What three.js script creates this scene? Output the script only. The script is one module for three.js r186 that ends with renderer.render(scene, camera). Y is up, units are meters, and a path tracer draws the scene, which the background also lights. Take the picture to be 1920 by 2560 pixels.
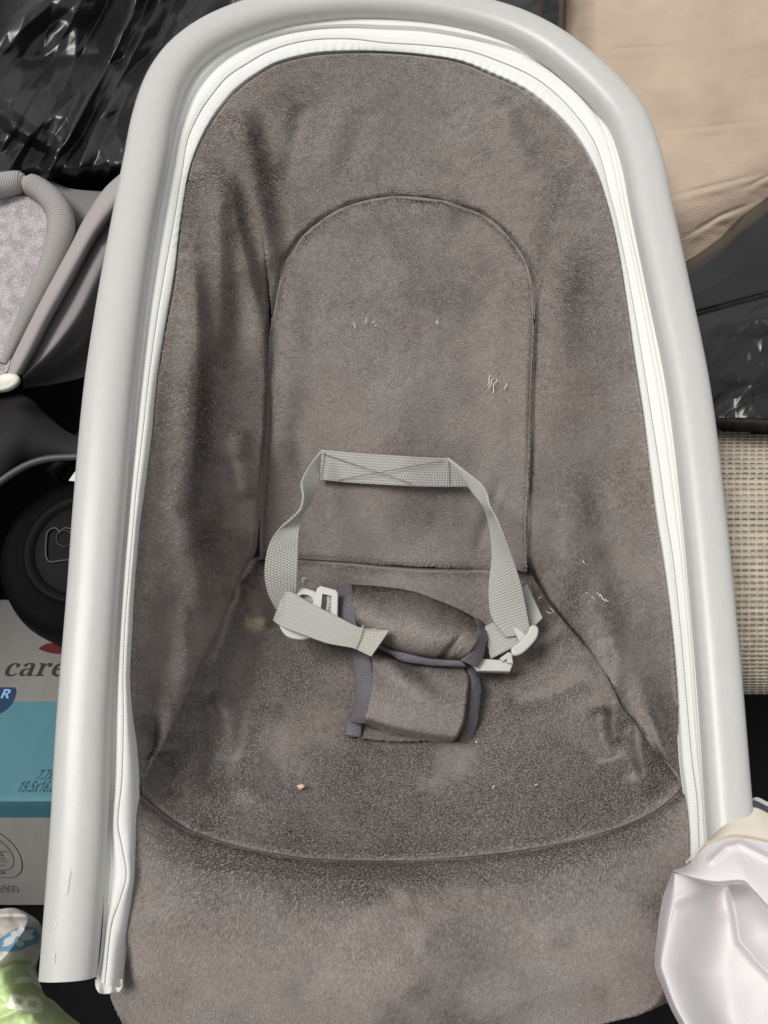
import * as THREE from 'three';
import { mergeGeometries } from 'three/addons/utils/BufferGeometryUtils.js';

// ------------------------------------------------------------------ camera, sky, sun, exposure
const D2R = Math.PI / 180;
const ALPHA = 12 * D2R;          // the bouncer's frame lies 12 degrees from level, head end up
const THETA = 20 * D2R;          // the camera leans this far from the frame's normal, towards the foot end
const DIST = 0.58, ORIGIN = new THREE.Vector3(0, 0.30, 0);
const FOCAL = 1280 / Math.tan(32 * D2R);
const scene = new THREE.Scene();
const camera = new THREE.PerspectiveCamera(64, 0.75, 0.02, 60);
camera.position.set(0, ORIGIN.y + DIST * Math.cos(ALPHA + THETA), DIST * Math.sin(ALPHA + THETA));
camera.lookAt(ORIGIN);
camera.updateMatrixWorld();
const renderer = new THREE.WebGLRenderer({ antialias: true });
renderer.setSize(768, 1024);
renderer.toneMapping = THREE.LinearToneMapping;
renderer.toneMappingExposure = 1.76;
renderer.shadowMap.enabled = true;
{ // an even overcast sky, a little brighter overhead
  const w = 64, h = 32, d = new Float32Array(w * h * 4);
  for (let j = 0; j < h; j++) for (let i = 0; i < w; i++) {
    const up = Math.max(0, Math.sin(((j + 0.5) / h - 0.5) * Math.PI)), b = 0.21 + 0.13 * up, k = (j * w + i) * 4;
    d[k] = b * 0.985; d[k + 1] = b; d[k + 2] = b * 1.0; d[k + 3] = 1;
  }
  const sky = new THREE.DataTexture(d, w, h, THREE.RGBAFormat, THREE.FloatType);
  sky.mapping = THREE.EquirectangularReflectionMapping; sky.magFilter = THREE.LinearFilter; sky.needsUpdate = true;
  scene.background = sky; scene.environment = sky;
}
const sun = new THREE.DirectionalLight(new THREE.Color(1, 0.965, 0.91), 1.5);
sun.position.set(-0.85, 2.1, 0.12); sun.target.position.set(0, 0.30, 0);
sun.castShadow = true; sun.shadow.radius = 45; sun.shadow.mapSize.set(2048, 2048);
Object.assign(sun.shadow.camera, { left: -0.9, right: 0.9, top: 0.9, bottom: -0.9, near: 0.2, far: 6 });
sun.name = 'sun'; scene.add(sun, sun.target);

// ------------------------------------------------------------------ helpers
function rng(seed) { let a = seed >>> 0; return () => { a = (a + 0x6D2B79F5) | 0; let t = Math.imul(a ^ (a >>> 15), 1 | a); t = (t + Math.imul(t ^ (t >>> 7), 61 | t)) ^ t; return ((t ^ (t >>> 14)) >>> 0) / 4294967296; }; }
function hash(i, j, k = 0) { let n = Math.imul(i, 374761393) + Math.imul(j, 668265263) + Math.imul(k, 1442695041) | 0; n = Math.imul(n ^ (n >>> 13), 1274126177); return ((n ^ (n >>> 16)) >>> 0) / 4294967296; }
function noise(x, y, k = 0) { // smooth value noise, -1..1
  const i = Math.floor(x), j = Math.floor(y), f = x - i, g = y - j, a = f * f * (3 - 2 * f), b = g * g * (3 - 2 * g);
  return 2 * ((hash(i, j, k) * (1 - a) + hash(i + 1, j, k) * a) * (1 - b) + (hash(i, j + 1, k) * (1 - a) + hash(i + 1, j + 1, k) * a) * b) - 1;
}
const fbm = (x, y, k = 0, n = 4) => { let s = 0, a = 0.5; for (let o = 0; o < n; o++) { s += a * noise(x, y, k + o * 17); x = x * 2.03 + 11.3; y = y * 2.03 - 7.1; a *= 0.5; } return s; };
const lerp = (a, b, t) => a + (b - a) * t, clamp = (x, a, b) => Math.min(b, Math.max(a, x)), sstep = (a, b, x) => { const t = clamp((x - a) / (b - a), 0, 1); return t * t * (3 - 2 * t); };
// local frame: x to the right, y towards the head end, z off the frame's plane
const CL = [0, -DIST * Math.sin(THETA), DIST * Math.cos(THETA)];
let deep = 1; // the plush hangs deeper than the levels below the frame that follow say, by this factor
function L(u, v, level) { // the point of the level z = h that shows at (u, v) of the photograph's 1920 x 2560
  const a = (u - 960) / FOCAL, b = (1280 - v) / FOCAL, dy = b * Math.cos(THETA) + Math.sin(THETA), dz = b * Math.sin(THETA) - Math.cos(THETA);
  const h = level < -0.011 ? -0.011 + (level + 0.011) * deep : level, t = (h - CL[2]) / dz;
  return [a * t, CL[1] + dy * t, h];
}
const LV = (u, v, h) => new THREE.Vector3(...L(u, v, h));
const TURN = -(Math.PI / 2 - ALPHA);
const toWorld = (p) => p.clone().applyAxisAngle(new THREE.Vector3(1, 0, 0), TURN).add(ORIGIN);
const spline = (pts) => { // Catmull-Rom through points of any dimension, parameter by chord length of the first two
  const n = pts.length, at = [0];
  for (let i = 1; i < n; i++) at.push(at[i - 1] + Math.max(1e-6, Math.hypot(pts[i][0] - pts[i - 1][0], pts[i][1] - pts[i - 1][1])));
  const all = at[n - 1];
  const f = (t) => {
    const s = clamp(t, 0, 1) * all; let i = 0; while (i < n - 2 && at[i + 1] < s) i++;
    const k = (s - at[i]) / (at[i + 1] - at[i]), p1 = pts[i], p2 = pts[i + 1], d = at[i + 1] - at[i];
    const d0 = i > 0 ? at[i + 1] - at[i - 1] : d, d2 = i < n - 2 ? at[i + 2] - at[i] : d, p0 = pts[Math.max(0, i - 1)], p3 = pts[Math.min(n - 1, i + 2)];
    const k2 = k * k, k3 = k2 * k, a = 2 * k3 - 3 * k2 + 1, b = k3 - 2 * k2 + k, c = -2 * k3 + 3 * k2, e = k3 - k2;
    return p1.map((_, q) => a * p1[q] + b * (p2[q] - p0[q]) / d0 * d + c * p2[q] + e * (p3[q] - p1[q]) / d2 * d);
  };
  return f;
};
const taken = {};
const numbered = (name) => { const n = taken[name] = (taken[name] ?? -1) + 1; return n ? name + '_' + String(n).padStart(3, '0') : name; };
function thing(name, label, category, base, group) { // a Group at the thing's base, turned like the frame's plane
  const o = new THREE.Group(); o.name = numbered(name); o.position.copy(toWorld(base)); o.rotation.x = TURN; o.userData = { label, category };
  if (group) o.userData.group = group;
  o.base = base; scene.add(o); return o;
}
function part(name, geometry, material, parent, extra) { // geometry in the local frame
  let root = parent; while (root.base === undefined) root = root.parent;
  geometry.translate(-root.base.x, -root.base.y, -root.base.z);
  const m = new THREE.Mesh(geometry, material); m.name = name; m.castShadow = m.receiveShadow = true;
  if (extra) Object.assign(m.userData, extra);
  parent.add(m); return m;
}
function gridGeometry(nu, nv, f, closeU = false, flip = false) { // f(i / nu, j / nv) -> [x, y, z, uvx, uvy, r, g, b]
  const P = [], U = [], C = [], I = [];
  for (let j = 0; j <= nv; j++) for (let i = 0; i <= nu; i++) { const p = f(i / nu, j / nv); P.push(p[0], p[1], p[2]); U.push(p[3] ?? p[0], p[4] ?? p[1]); if (p.length > 5) C.push(p[5], p[6], p[7]); }
  for (let j = 0; j < nv; j++) for (let i = 0; i < nu; i++) {
    const a = j * (nu + 1) + i, b = a + 1, c = a + nu + 1, d = c + 1;
    if (flip) I.push(a, c, b, b, c, d); else I.push(a, b, c, b, d, c);
  }
  const g = new THREE.BufferGeometry();
  g.setAttribute('position', new THREE.Float32BufferAttribute(P, 3)); g.setAttribute('uv', new THREE.Float32BufferAttribute(U, 2));
  if (C.length) g.setAttribute('color', new THREE.Float32BufferAttribute(C, 3));
  g.setIndex(I); g.computeVertexNormals();
  if (closeU) { const n = g.attributes.normal; for (let j = 0; j <= nv; j++) { const a = j * (nu + 1), b = a + nu; const x = n.getX(a) + n.getX(b), y = n.getY(a) + n.getY(b), z = n.getZ(a) + n.getZ(b), l = Math.hypot(x, y, z) || 1; n.setXYZ(a, x / l, y / l, z / l); n.setXYZ(b, x / l, y / l, z / l); } }
  return g;
}
function tubeAlong(at, ns, nr, profile) { // at(t) -> {p, w, h}; profile(angle) -> [across, up]; rings in the plane of (side, z)
  const pts = []; for (let k = 0; k <= ns; k++) pts.push(at(k / ns));
  let run = 0; const runs = pts.map((q, k) => (run += k ? q.p.distanceTo(pts[k - 1].p) : 0));
  return gridGeometry(nr, ns, (s, t) => {
    const k = Math.round(t * ns), q = pts[k], a = pts[Math.max(0, k - 1)].p, b = pts[Math.min(ns, k + 1)].p;
    const dir = b.clone().sub(a).normalize(), side = new THREE.Vector3().crossVectors(dir, new THREE.Vector3(0, 0, 1)).normalize(), up = new THREE.Vector3().crossVectors(side, dir);
    const [x, y] = profile(s * 2 * Math.PI, q);
    const p = q.p.clone().addScaledVector(side, x).addScaledVector(up, y);
    return [p.x, p.y, p.z, runs[k], s];
  }, true);
}
function disc(rim, centre) { // closes a ring of points
  const P = [centre.x, centre.y, centre.z], I = []; rim.forEach((p, i) => { P.push(p.x, p.y, p.z); I.push(0, 1 + i, 1 + (i + 1) % rim.length); });
  const g = new THREE.BufferGeometry(); g.setAttribute('position', new THREE.Float32BufferAttribute(P, 3)); g.setAttribute('uv', new THREE.Float32BufferAttribute(new Float32Array(P.length / 3 * 2), 2)); g.setIndex(I); g.computeVertexNormals(); return g;
}
function thread(points, r, sides = 6) { // a thin tube through local points
  const c = new THREE.CatmullRomCurve3(points); return new THREE.TubeGeometry(c, Math.max(8, points.length * 5), r, sides, false);
}
function plate(outline, h, thick, bevel, holes = []) { // an outline in photo pixels, cut from sheet at level h
  const to = ([u, v]) => { const p = L(u, v, h); return new THREE.Vector2(p[0], p[1]); };
  const s = new THREE.Shape(outline.map(to)); for (const q of holes) s.holes.push(new THREE.Path(q.map(to)));
  const g = new THREE.ExtrudeGeometry(s, { depth: thick - 2 * bevel, bevelEnabled: true, bevelSize: bevel, bevelThickness: bevel, bevelSegments: 3, curveSegments: 8 });
  g.translate(0, 0, L(960, 1280, h)[2] - thick + bevel); return g;
}
const smoothLoop = (pts, n = 8) => { const c = new THREE.CatmullRomCurve3(pts.map(([x, y]) => new THREE.Vector3(x, y, 0)), true); return c.getPoints(pts.length * n).slice(0, -1).map((p) => [p.x, p.y]); };
function canvasTexture(w, h, draw, srgb = true) {
  const c = document.createElement('canvas'); c.width = w; c.height = h; draw(c.getContext('2d'), w, h);
  const t = new THREE.CanvasTexture(c); if (srgb) t.colorSpace = THREE.SRGBColorSpace; t.anisotropy = 8; return t;
}
function dataTexture(n, f, repeat = true) { // grey or colour values 0..1, linear
  const d = new Uint8Array(n * n * 4);
  for (let j = 0; j < n; j++) for (let i = 0; i < n; i++) { const q = f(i / n, j / n), k = (j * n + i) * 4; const c = Array.isArray(q) ? q : [q, q, q]; for (let e = 0; e < 3; e++) d[k + e] = clamp(Math.round(c[e] * 255), 0, 255); d[k + 3] = 255; }
  const t = new THREE.DataTexture(d, n, n, THREE.RGBAFormat); t.magFilter = t.minFilter = THREE.LinearFilter;
  if (repeat) t.wrapS = t.wrapT = THREE.RepeatWrapping; t.needsUpdate = true; return t;
}
const tiled = (t, x, y = x) => { const c = t.clone(); c.repeat.set(x, y); c.needsUpdate = true; return c; };
const rgb = (r, g, b) => new THREE.Color().setRGB(r, g, b);
const std = (o) => new THREE.MeshStandardMaterial({ side: THREE.DoubleSide, ...o });
const tileNoise = (x, y, n, k) => { const g = (i, j) => hash(((i % n) + n) % n, ((j % n) + n) % n, k), X = x * n, Y = y * n, i = Math.floor(X), j = Math.floor(Y), f = X - i, e = Y - j, a = f * f * (3 - 2 * f), b = e * e * (3 - 2 * e); return (g(i, j) * (1 - a) + g(i + 1, j) * a) * (1 - b) + (g(i, j + 1) * (1 - a) + g(i + 1, j + 1) * a) * b; };

// ------------------------------------------------------------------ textures and materials
const fineNoise = dataTexture(256, (x, y) => 0.5 * tileNoise(x, y, 64, 1) + 0.3 * tileNoise(x, y, 128, 2) + 0.2 * tileNoise(x, y, 16, 3));
const twill = dataTexture(256, (x, y) => { const a = x * 32, b = y * 32; return 0.5 + 0.28 * Math.sin(2 * Math.PI * (a + b)) + 0.12 * (tileNoise(x, y, 96, 5) - 0.5) + 0.1 * Math.sin(2 * Math.PI * b * 2); });
const ribs = dataTexture(256, (x, y) => 0.5 + 0.4 * Math.sin(2 * Math.PI * y * 24 + 0.6 * Math.sin(2 * Math.PI * x * 3)) + 0.2 * (tileNoise(x, y, 110, 9) - 0.5));
const cotton = dataTexture(256, (x, y) => 0.5 + 0.2 * Math.sin(2 * Math.PI * x * 40) * Math.sin(2 * Math.PI * y * 40) + 0.3 * (tileNoise(x, y, 80, 6) - 0.5));
const specks = tiled(dataTexture(1024, (x, y) => { const n = hash(Math.floor(x * 512), Math.floor(y * 512), 77), m = tileNoise(x, y, 40, 4); const c = n > 0.9994 ? 0.45 : 0.955 + 0.045 * m; return [c, c, c * 0.995]; }), 5, 1);
const M = {
  paint: std({ color: rgb(0.53, 0.528, 0.515), roughness: 0.36, map: specks, bumpMap: tiled(fineNoise, 30, 3), bumpScale: 0.00004 }),
  tape: std({ color: rgb(0.84, 0.84, 0.815), roughness: 0.85, bumpMap: tiled(twill, 40, 40), bumpScale: 0.0003 }),
  zip: std({ color: rgb(0.80, 0.815, 0.76), roughness: 0.75 }),
  stitch: std({ color: rgb(0.40, 0.40, 0.36), roughness: 0.9 }),
  zipGap: std({ color: rgb(0.22, 0.225, 0.21), roughness: 0.9 }),
  fleece: std({ color: rgb(1, 1, 1), roughness: 1, vertexColors: true }),
  pile: std({ color: rgb(1, 1, 1), roughness: 0.95 }),
  binding: std({ color: rgb(0.125, 0.117, 0.136), roughness: 0.55, bumpMap: tiled(ribs, 30, 30), bumpScale: 0.00025 }),
  strap: std({ color: rgb(0.42, 0.415, 0.39), roughness: 0.8 }),
  strapHem: std({ color: rgb(0.44, 0.43, 0.38), roughness: 0.85 }),
  plastic: std({ color: rgb(0.52, 0.53, 0.50), roughness: 0.4 }),
  seamThread: std({ color: rgb(0.055, 0.045, 0.04), roughness: 0.95 }),
  lint: std({ color: rgb(0.74, 0.70, 0.64), roughness: 0.95 }),
  binBag: new THREE.MeshPhysicalMaterial({ side: THREE.DoubleSide, color: rgb(0.013, 0.013, 0.014), roughness: 0.29, specularIntensity: 1 }),
  darkBag: new THREE.MeshPhysicalMaterial({ side: THREE.DoubleSide, color: rgb(0.010, 0.010, 0.0105), roughness: 0.28, specularIntensity: 1 }),
  blackFloor: new THREE.MeshPhysicalMaterial({ color: rgb(0.007, 0.007, 0.0075), roughness: 1, specularIntensity: 0.25, bumpMap: tiled(fineNoise, 20, 20), bumpScale: 0.001 }),
};

// ------------------------------------------------------------------ the setting: the dark floor everything is piled on
{
  const f = new THREE.Mesh(new THREE.PlaneGeometry(6, 6), M.blackFloor); f.name = 'floor'; f.rotation.x = -Math.PI / 2; f.userData = { kind: 'structure' }; f.receiveShadow = true; scene.add(f);
}

{ // the dark wall of the boot on the left, which keeps the light off the carton beside it
  const w = new THREE.Mesh(new THREE.BoxGeometry(0.04, 0.40, 1.6), M.blackFloor); w.name = 'wall'; w.position.set(-0.52, 0.20, -0.05); w.userData = { kind: 'structure' }; w.castShadow = w.receiveShadow = true; scene.add(w);
}

// ------------------------------------------------------------------ the bouncer: white tube frame
const bouncer = thing('baby_bouncer', 'baby bouncer seat with white tube frame, white zip border and taupe plush cover', 'baby bouncer', LV(960, 1280, -0.12));
const RAIL = [[170, 2445, 138], [184, 2280, 140], [199, 2075, 140], [211, 1800, 132], [236, 1450, 126], [249, 1280, 128], [274, 990, 126], [302, 767, 117], [335, 563, 110], [367, 400, 110], [386, 300, 108], [415, 212, 104], [457, 148, 100], [522, 95, 97], [605, 55, 94], [700, 26, 91], [800, 11, 89], [900, 5, 88], [1000, 8, 88], [1100, 19, 88], [1200, 40, 88], [1290, 69, 90], [1375, 113, 92], [1447, 168, 94], [1515, 232, 96], [1568, 300, 98], [1604, 400, 100], [1627, 515, 102], [1666, 700, 104], [1722, 980, 104], [1761, 1300, 105], [1792, 1630, 108], [1817, 1950, 111], [1827, 2080, 113], [1834, 2160, 114]];
{
  const f = spline(RAIL);
  const at = (t) => { const [u, v, w] = f(t), p = LV(u, v, 0), z = (CL[2] - 0) / Math.cos(THETA) / 1; const depth = p.distanceTo(new THREE.Vector3(...CL)); const a = (u - 960) / FOCAL, b = (1280 - v) / FOCAL; return { p, r: w * 0.5 * depth / Math.hypot(1, a, b) / FOCAL }; };
  const prof = (a, q) => { const c = Math.cos(a), s = Math.sin(a), n = 2 / 2.35; return [q.r * Math.sign(c) * Math.abs(c) ** n, q.r * 0.78 * Math.sign(s) * Math.abs(s) ** n]; };
  const g = tubeAlong(at, 420, 48, prof);
  const rail = part('frame_tube', g, M.paint, bouncer);
  for (const t of [0, 1]) { // closed ends, slightly domed
    const k = t ? 0.9995 : 0.0005, q = at(t), d = at(t).p.clone().sub(at(t ? 0.995 : 0.005).p).normalize(), side = new THREE.Vector3().crossVectors(d, new THREE.Vector3(0, 0, 1)).normalize(), up = new THREE.Vector3().crossVectors(side, d);
    const ring = []; for (let i = 0; i < 48; i++) { const [x, y] = prof(i / 48 * 2 * Math.PI, q); ring.push(q.p.clone().addScaledVector(side, x).addScaledVector(up, y)); }
    part('end_cap', disc(ring, q.p.clone().addScaledVector(d, 0.002)), M.paint, rail);
  }
  // small chips and scratches in the paint
  const chipM = std({ color: rgb(0.85, 0.85, 0.83), roughness: 0.6 });
  for (const [u, v, l, a] of [[318, 601, 8, 0.2], [324, 604, 7, 0.3], [310, 637, 8, 0.1], [313, 654, 6, -0.2], [314, 760, 12, 2.4], [251, 920, 5, 1.2], [249, 933, 6, 1.4], [246, 948, 7, 1.6], [256, 922, 4, 1.5], [206, 1600, 4, 1], [170, 2190, 26, 1.5], [166, 2220, 30, 1.5], [140, 2310, 22, 1.52], [136, 2340, 16, 1.5], [135, 2390, 12, 1.5], [134, 2404, 9, 1.7]]) {
    const c = LV(u, v, 0.0185), d = new THREE.Vector3(Math.cos(a), Math.sin(a), 0).multiplyScalar(l * 0.00014);
    const near = RAIL.reduce((b, q) => (Math.abs(q[1] - v) < Math.abs(b[1] - v) && q[0] < 800 ? q : b)); const off = (u - near[0]) / (near[2] / 2), hh = 0.78 * near[2] * 0.5 * 0.00028 * Math.sqrt(Math.max(0.05, 1 - Math.abs(off) ** 2.35) ** (2 / 2.35 * 1));
    const p = LV(u, v, hh);
    part('scuff_mark', new THREE.SphereGeometry(1, 10, 8).applyMatrix4(new THREE.Matrix4().makeScale(l * 0.00014, 0.00022, 0.00016)).applyMatrix4(new THREE.Matrix4().makeRotationZ(a).setPosition(p)), chipM, rail);
  }
}

// ------------------------------------------------------------------ white zip border between tube and plush
// stations: tube's inner edge, zip line, plush edge
const BORDER = [[242, 2446, 262, 2462, 302, 2470], [252, 2380, 270, 2384, 312, 2380], [258, 2310, 280, 2308, 325, 2300], [261, 2250, 300, 2250, 333, 2240], [263, 2188, 316, 2188, 338, 2188], [266, 2120, 306, 2120, 341, 2120], [269, 2058, 295, 2058, 343, 2058], [274, 1950, 305, 1950, 344, 1940], [277, 1800, 309, 1800, 334, 1800], [284, 1688, 308, 1688, 329, 1688], [292, 1561, 313, 1561, 334, 1561], [299, 1435, 323, 1435, 341, 1435], [310, 1308, 334, 1308, 352, 1308], [317, 1223, 341, 1223, 364, 1223], [328, 1088, 357, 1088, 382, 1088], [342, 952, 372, 952, 396, 952], [356, 816, 390, 816, 418, 816], [371, 700, 409, 700, 439, 700], [394, 549, 437, 545, 458, 535], [418, 410, 456, 428, 478, 422], [430, 350, 470, 350, 503, 359], [445, 285, 500, 283, 541, 291], [464, 232, 530, 239, 583, 238], [500, 178, 566, 196, 607, 217], [561, 120, 612, 164, 640, 193], [640, 84, 678, 127, 693, 163], [750, 60, 770, 102, 780, 141], [860, 50, 872, 98, 872, 134], [963, 51, 963, 108, 963, 134], [1063, 56, 1060, 114, 1060, 142], [1180, 78, 1162, 126, 1150, 158], [1295, 108, 1250, 155, 1229, 190], [1375, 143, 1331, 192, 1308, 227], [1445, 190, 1395, 240, 1375, 278], [1498, 248, 1448, 298, 1425, 328], [1530, 307, 1484, 352, 1460, 378], [1551, 385, 1506, 410, 1490, 435], [1564, 455, 1523, 478, 1510, 490], [1580, 550, 1545, 565, 1533, 574], [1614, 700, 1573, 705, 1556, 700], [1660, 916, 1609, 916, 1587, 916], [1683, 1043, 1629, 1043, 1606, 1043], [1699, 1170, 1649, 1170, 1622, 1170], [1712, 1280, 1664, 1280, 1636, 1280], [1722, 1400, 1683, 1400, 1655, 1400], [1735, 1560, 1700, 1560, 1676, 1560], [1748, 1756, 1717, 1756, 1692, 1756], [1759, 1900, 1730, 1900, 1700, 1900], [1766, 1990, 1742, 1990, 1711, 1990], [1773, 2088, 1747, 2088, 1720, 2088], [1780, 2200, 1749, 2200, 1722, 2200], [1786, 2300, 1750, 2300, 1720, 2300]];
const borderAt = spline(BORDER.map((b) => [(b[0] + b[4]) / 2, (b[1] + b[5]) / 2, ...b]));
const EDGE_H = -0.0105; // level of the plush edge
{
  // across: 0 = plush edge ... zip at 0.42 of the pixel way ... lip at 1 (under the tube)
  const levelAt = (s, t) => { // s 0..1
    const side = Math.cos(Math.PI * t); // +1 at the left foot, -1 at the right foot
    let h = lerp(EDGE_H - 0.001, -0.006, s) + 0.0012 * Math.sin(Math.PI * clamp(s / 0.5, 0, 1)) + 0.0009 * Math.sin(Math.PI * clamp((s - 0.5) / 0.27, 0, 1));
    h -= 0.0010 * Math.exp(-(((s - 0.5) / 0.014) ** 2)) + 0.0018 * Math.exp(-(((s - 0.77) / 0.03) ** 2));
    h += 0.0022 * sstep(0.80, 0.87, s) - 0.0025 * sstep(0.97, 1, s);
    h -= 0.0045 * sstep(0.13, 0, s);
    h += 0.0085 * sstep(0.36, 0.20, t) * Math.sin(Math.PI * clamp(s * 1.15, 0, 1)) ** 0.8;
    return h;
  };
  const place = (s, t) => {
    const b = borderAt(t), I = [b[6], b[7]], Z = [b[4], b[5]], O = [b[2], b[3]], over = 1.10;
    let u, v;
    if (s < 0.5) { const k = s / 0.5; u = lerp(I[0], Z[0], k); v = lerp(I[1], Z[1], k); const tuck = (0.5 - s) / 0.5; u += (I[0] - Z[0]) * 0.1 * sstep(0.75, 1, tuck); v += (I[1] - Z[1]) * 0.1 * sstep(0.75, 1, tuck); }
    else { const k = (s - 0.5) / 0.5 * over; u = lerp(Z[0], O[0], k); v = lerp(Z[1], O[1], k); }
    return [u, v];
  };
  const N = 900;
  let run = [0]; for (let k = 1; k <= N; k++) { const a = borderAt(k / N), b = borderAt((k - 1) / N); run.push(run[k - 1] + Math.hypot(a[0] - b[0], a[1] - b[1]) * 0.00029); }
  const tapeGeo = (s0, s1, n) => gridGeometry(n, N, (i, t) => {
    const s = lerp(s0, s1, i), [u, v] = place(s, t), k = Math.round(t * N), m = run[k];
    // puckers where the plush is gathered onto the tape, strongest round the head end, and slow waves elsewhere
    const head = Math.exp(-(((t - 0.5) / 0.15) ** 2)), low = sstep(0.0, 0.06, t) * 0 + (t < 0.32 ? sstep(0.32, 0.26, t) * 0.5 : 0);
    const edge = sstep(0.46, 0.14, s) * sstep(0.0, 0.10, s);
    let h = levelAt(s, t) + edge * (head * 0.00085 * Math.sin(m * 2 * Math.PI / 0.0068 + 2.2 * noise(m * 60, 1)) * (0.6 + 0.6 * noise(m * 35, 4)) + low * 0.0008 * noise(m * 120, 7));
    h += 0.0010 * noise(m * 14, s * 2, 3);
    const p = L(u, v, h); return [p[0], p[1], p[2], m, s * 0.022];
  }, false, true);
  const tape = part('zip_tape', tapeGeo(0, 0.495, 30), M.tape, bouncer);
  const outer = part('zip_tape', tapeGeo(0.505, 1, 36), M.tape, bouncer);
  const gap = gridGeometry(2, N, (i, t) => { const s = lerp(0.485, 0.515, i), [u, v] = place(s, t), p = L(u, v, levelAt(0.45, t) - 0.0022); return [...p]; }, false, true);
  part('zip_gap', gap, M.zipGap, bouncer);
  // two rows of short stitches beside the zip line
  const st = [], one = new THREE.BoxGeometry(0.0010, 0.00036, 0.00016);
  for (const s of [0.36, 0.40, 0.60]) {
    const NN = 620;
    for (let k = 2; k < NN; k++) {
      const t = k / NN, [u, v] = place(s, t), [u2, v2] = place(s, t + 0.0006), h = levelAt(s, t) + 0.0010 * noise(run[Math.round(t * N)] * 14, s * 2, 3) + 0.00012;
      const p = LV(u, v, h), q = LV(u2, v2, h), a = Math.atan2(q.y - p.y, q.x - p.x);
      st.push(one.clone().applyMatrix4(new THREE.Matrix4().makeRotationZ(a + (s === 0.60 ? 0 : Math.PI / 2)).scale(new THREE.Vector3(s === 0.60 ? 1 : 0.6, 0.7, 1)).setPosition(p)));
    }
  }
  part('stitching', mergeGeometries(st), std({ color: rgb(0.62, 0.62, 0.585), roughness: 0.9 }), tape, { kind: 'stuff' });
  // the frayed lower end of the tape on the left
  const endGeo = gridGeometry(24, 10, (i, j) => { const u = lerp(238, 306, i), v = 2448 + j * (16 + 22 * Math.sin(Math.PI * i) ** 0.6 + 7 * noise(i * 7, 2)), h = -0.008 - 0.004 * j + 0.0025 * Math.sin(i * 14) * j; return [...L(u, v, h)]; }, false, false);
  part('tape_end', endGeo, M.tape, outer);
}

// ------------------------------------------------------------------ plush cover: heights
deep = 1.5;
const edgePts = BORDER.map((b) => [b[4], b[5]]);
const CTRL = [];
edgePts.forEach((p, i) => { if (i > 4 && i < 51 && (i % 2 === 0 || i < 12 || i > 44)) CTRL.push([p[0], p[1], EDGE_H]); });
CTRL.push([960, 250, -0.021], [960, 390, -0.033], [720, 340, -0.027], [1230, 360, -0.027], [600, 420, -0.025], [1370, 460, -0.026],
  [960, 520, -0.042], [960, 700, -0.049], [960, 900, -0.057], [960, 1100, -0.071], [960, 1250, -0.086], [960, 1400, -0.107],
  [690, 700, -0.055], [675, 900, -0.065], [668, 1050, -0.077], [652, 1250, -0.096], [655, 1390, -0.110], [1330, 700, -0.055], [1330, 900, -0.065], [1325, 1050, -0.077], [1318, 1250, -0.096], [1313, 1400, -0.110],
  [540, 700, -0.029], [530, 900, -0.034], [500, 1100, -0.036], [480, 1300, -0.040], [450, 1500, -0.037], [400, 1700, -0.026], [1450, 700, -0.030], [1470, 900, -0.035], [1480, 1100, -0.037], [1500, 1300, -0.041], [1560, 1500, -0.037], [1630, 1700, -0.025],
  [960, 1500, -0.113], [960, 1650, -0.109], [960, 1800, -0.096], [960, 1950, -0.070], [960, 2080, -0.042], [960, 2150, -0.028],
  [590, 1490, -0.096], [505, 1660, -0.071], [430, 1830, -0.044], [385, 1930, -0.028], [1395, 1540, -0.096], [1525, 1720, -0.069], [1620, 1860, -0.044], [1680, 1930, -0.027],
  [700, 1800, -0.085], [1250, 1800, -0.085], [620, 1950, -0.056], [1350, 1950, -0.056], [500, 2060, -0.030], [1500, 2040, -0.030], [375, 2000, -0.017], [1700, 1975, -0.017],
  [960, 2250, 0.004], [960, 2390, 0.019], [960, 2560, 0.002], [960, 2700, -0.045], [420, 2150, -0.009], [1640, 2110, -0.009], [450, 2340, 0.006], [1550, 2290, 0.006], [330, 2450, -0.016], [1640, 2440, -0.014], [310, 2600, -0.05], [1600, 2600, -0.04], [350, 2250, -0.010], [1715, 2250, -0.010]);
const baseHeight = (() => {
  const n = CTRL.length, A = [], phi = (d) => Math.sqrt(d * d + 0.012);
  const P = CTRL.map((c) => [c[0] / 1000, c[1] / 1000]);
  for (let i = 0; i < n; i++) { const row = []; for (let j = 0; j < n; j++) row.push(phi(Math.hypot(P[i][0] - P[j][0], P[i][1] - P[j][1])) + (i === j ? -0.006 : 0)); row.push(1); row.push(CTRL[i][2]); A.push(row); }
  A.push([...new Array(n).fill(1), 0, 0]);
  const m = n + 1;
  for (let c = 0; c < m; c++) { let p = c; for (let r = c; r < m; r++) if (Math.abs(A[r][c]) > Math.abs(A[p][c])) p = r; [A[c], A[p]] = [A[p], A[c]]; for (let r = 0; r < m; r++) if (r !== c) { const k = A[r][c] / A[c][c]; if (k) for (let e = c; e <= m; e++) A[r][e] -= k * A[c][e]; } }
  const W = A.map((r, i) => r[m] / r[i]);
  return (u, v) => { let s = W[n]; u /= 1000; v /= 1000; for (let i = 0; i < n; i++) s += W[i] * phi(Math.hypot(u - P[i][0], v - P[i][1])); return s; };
})();
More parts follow.
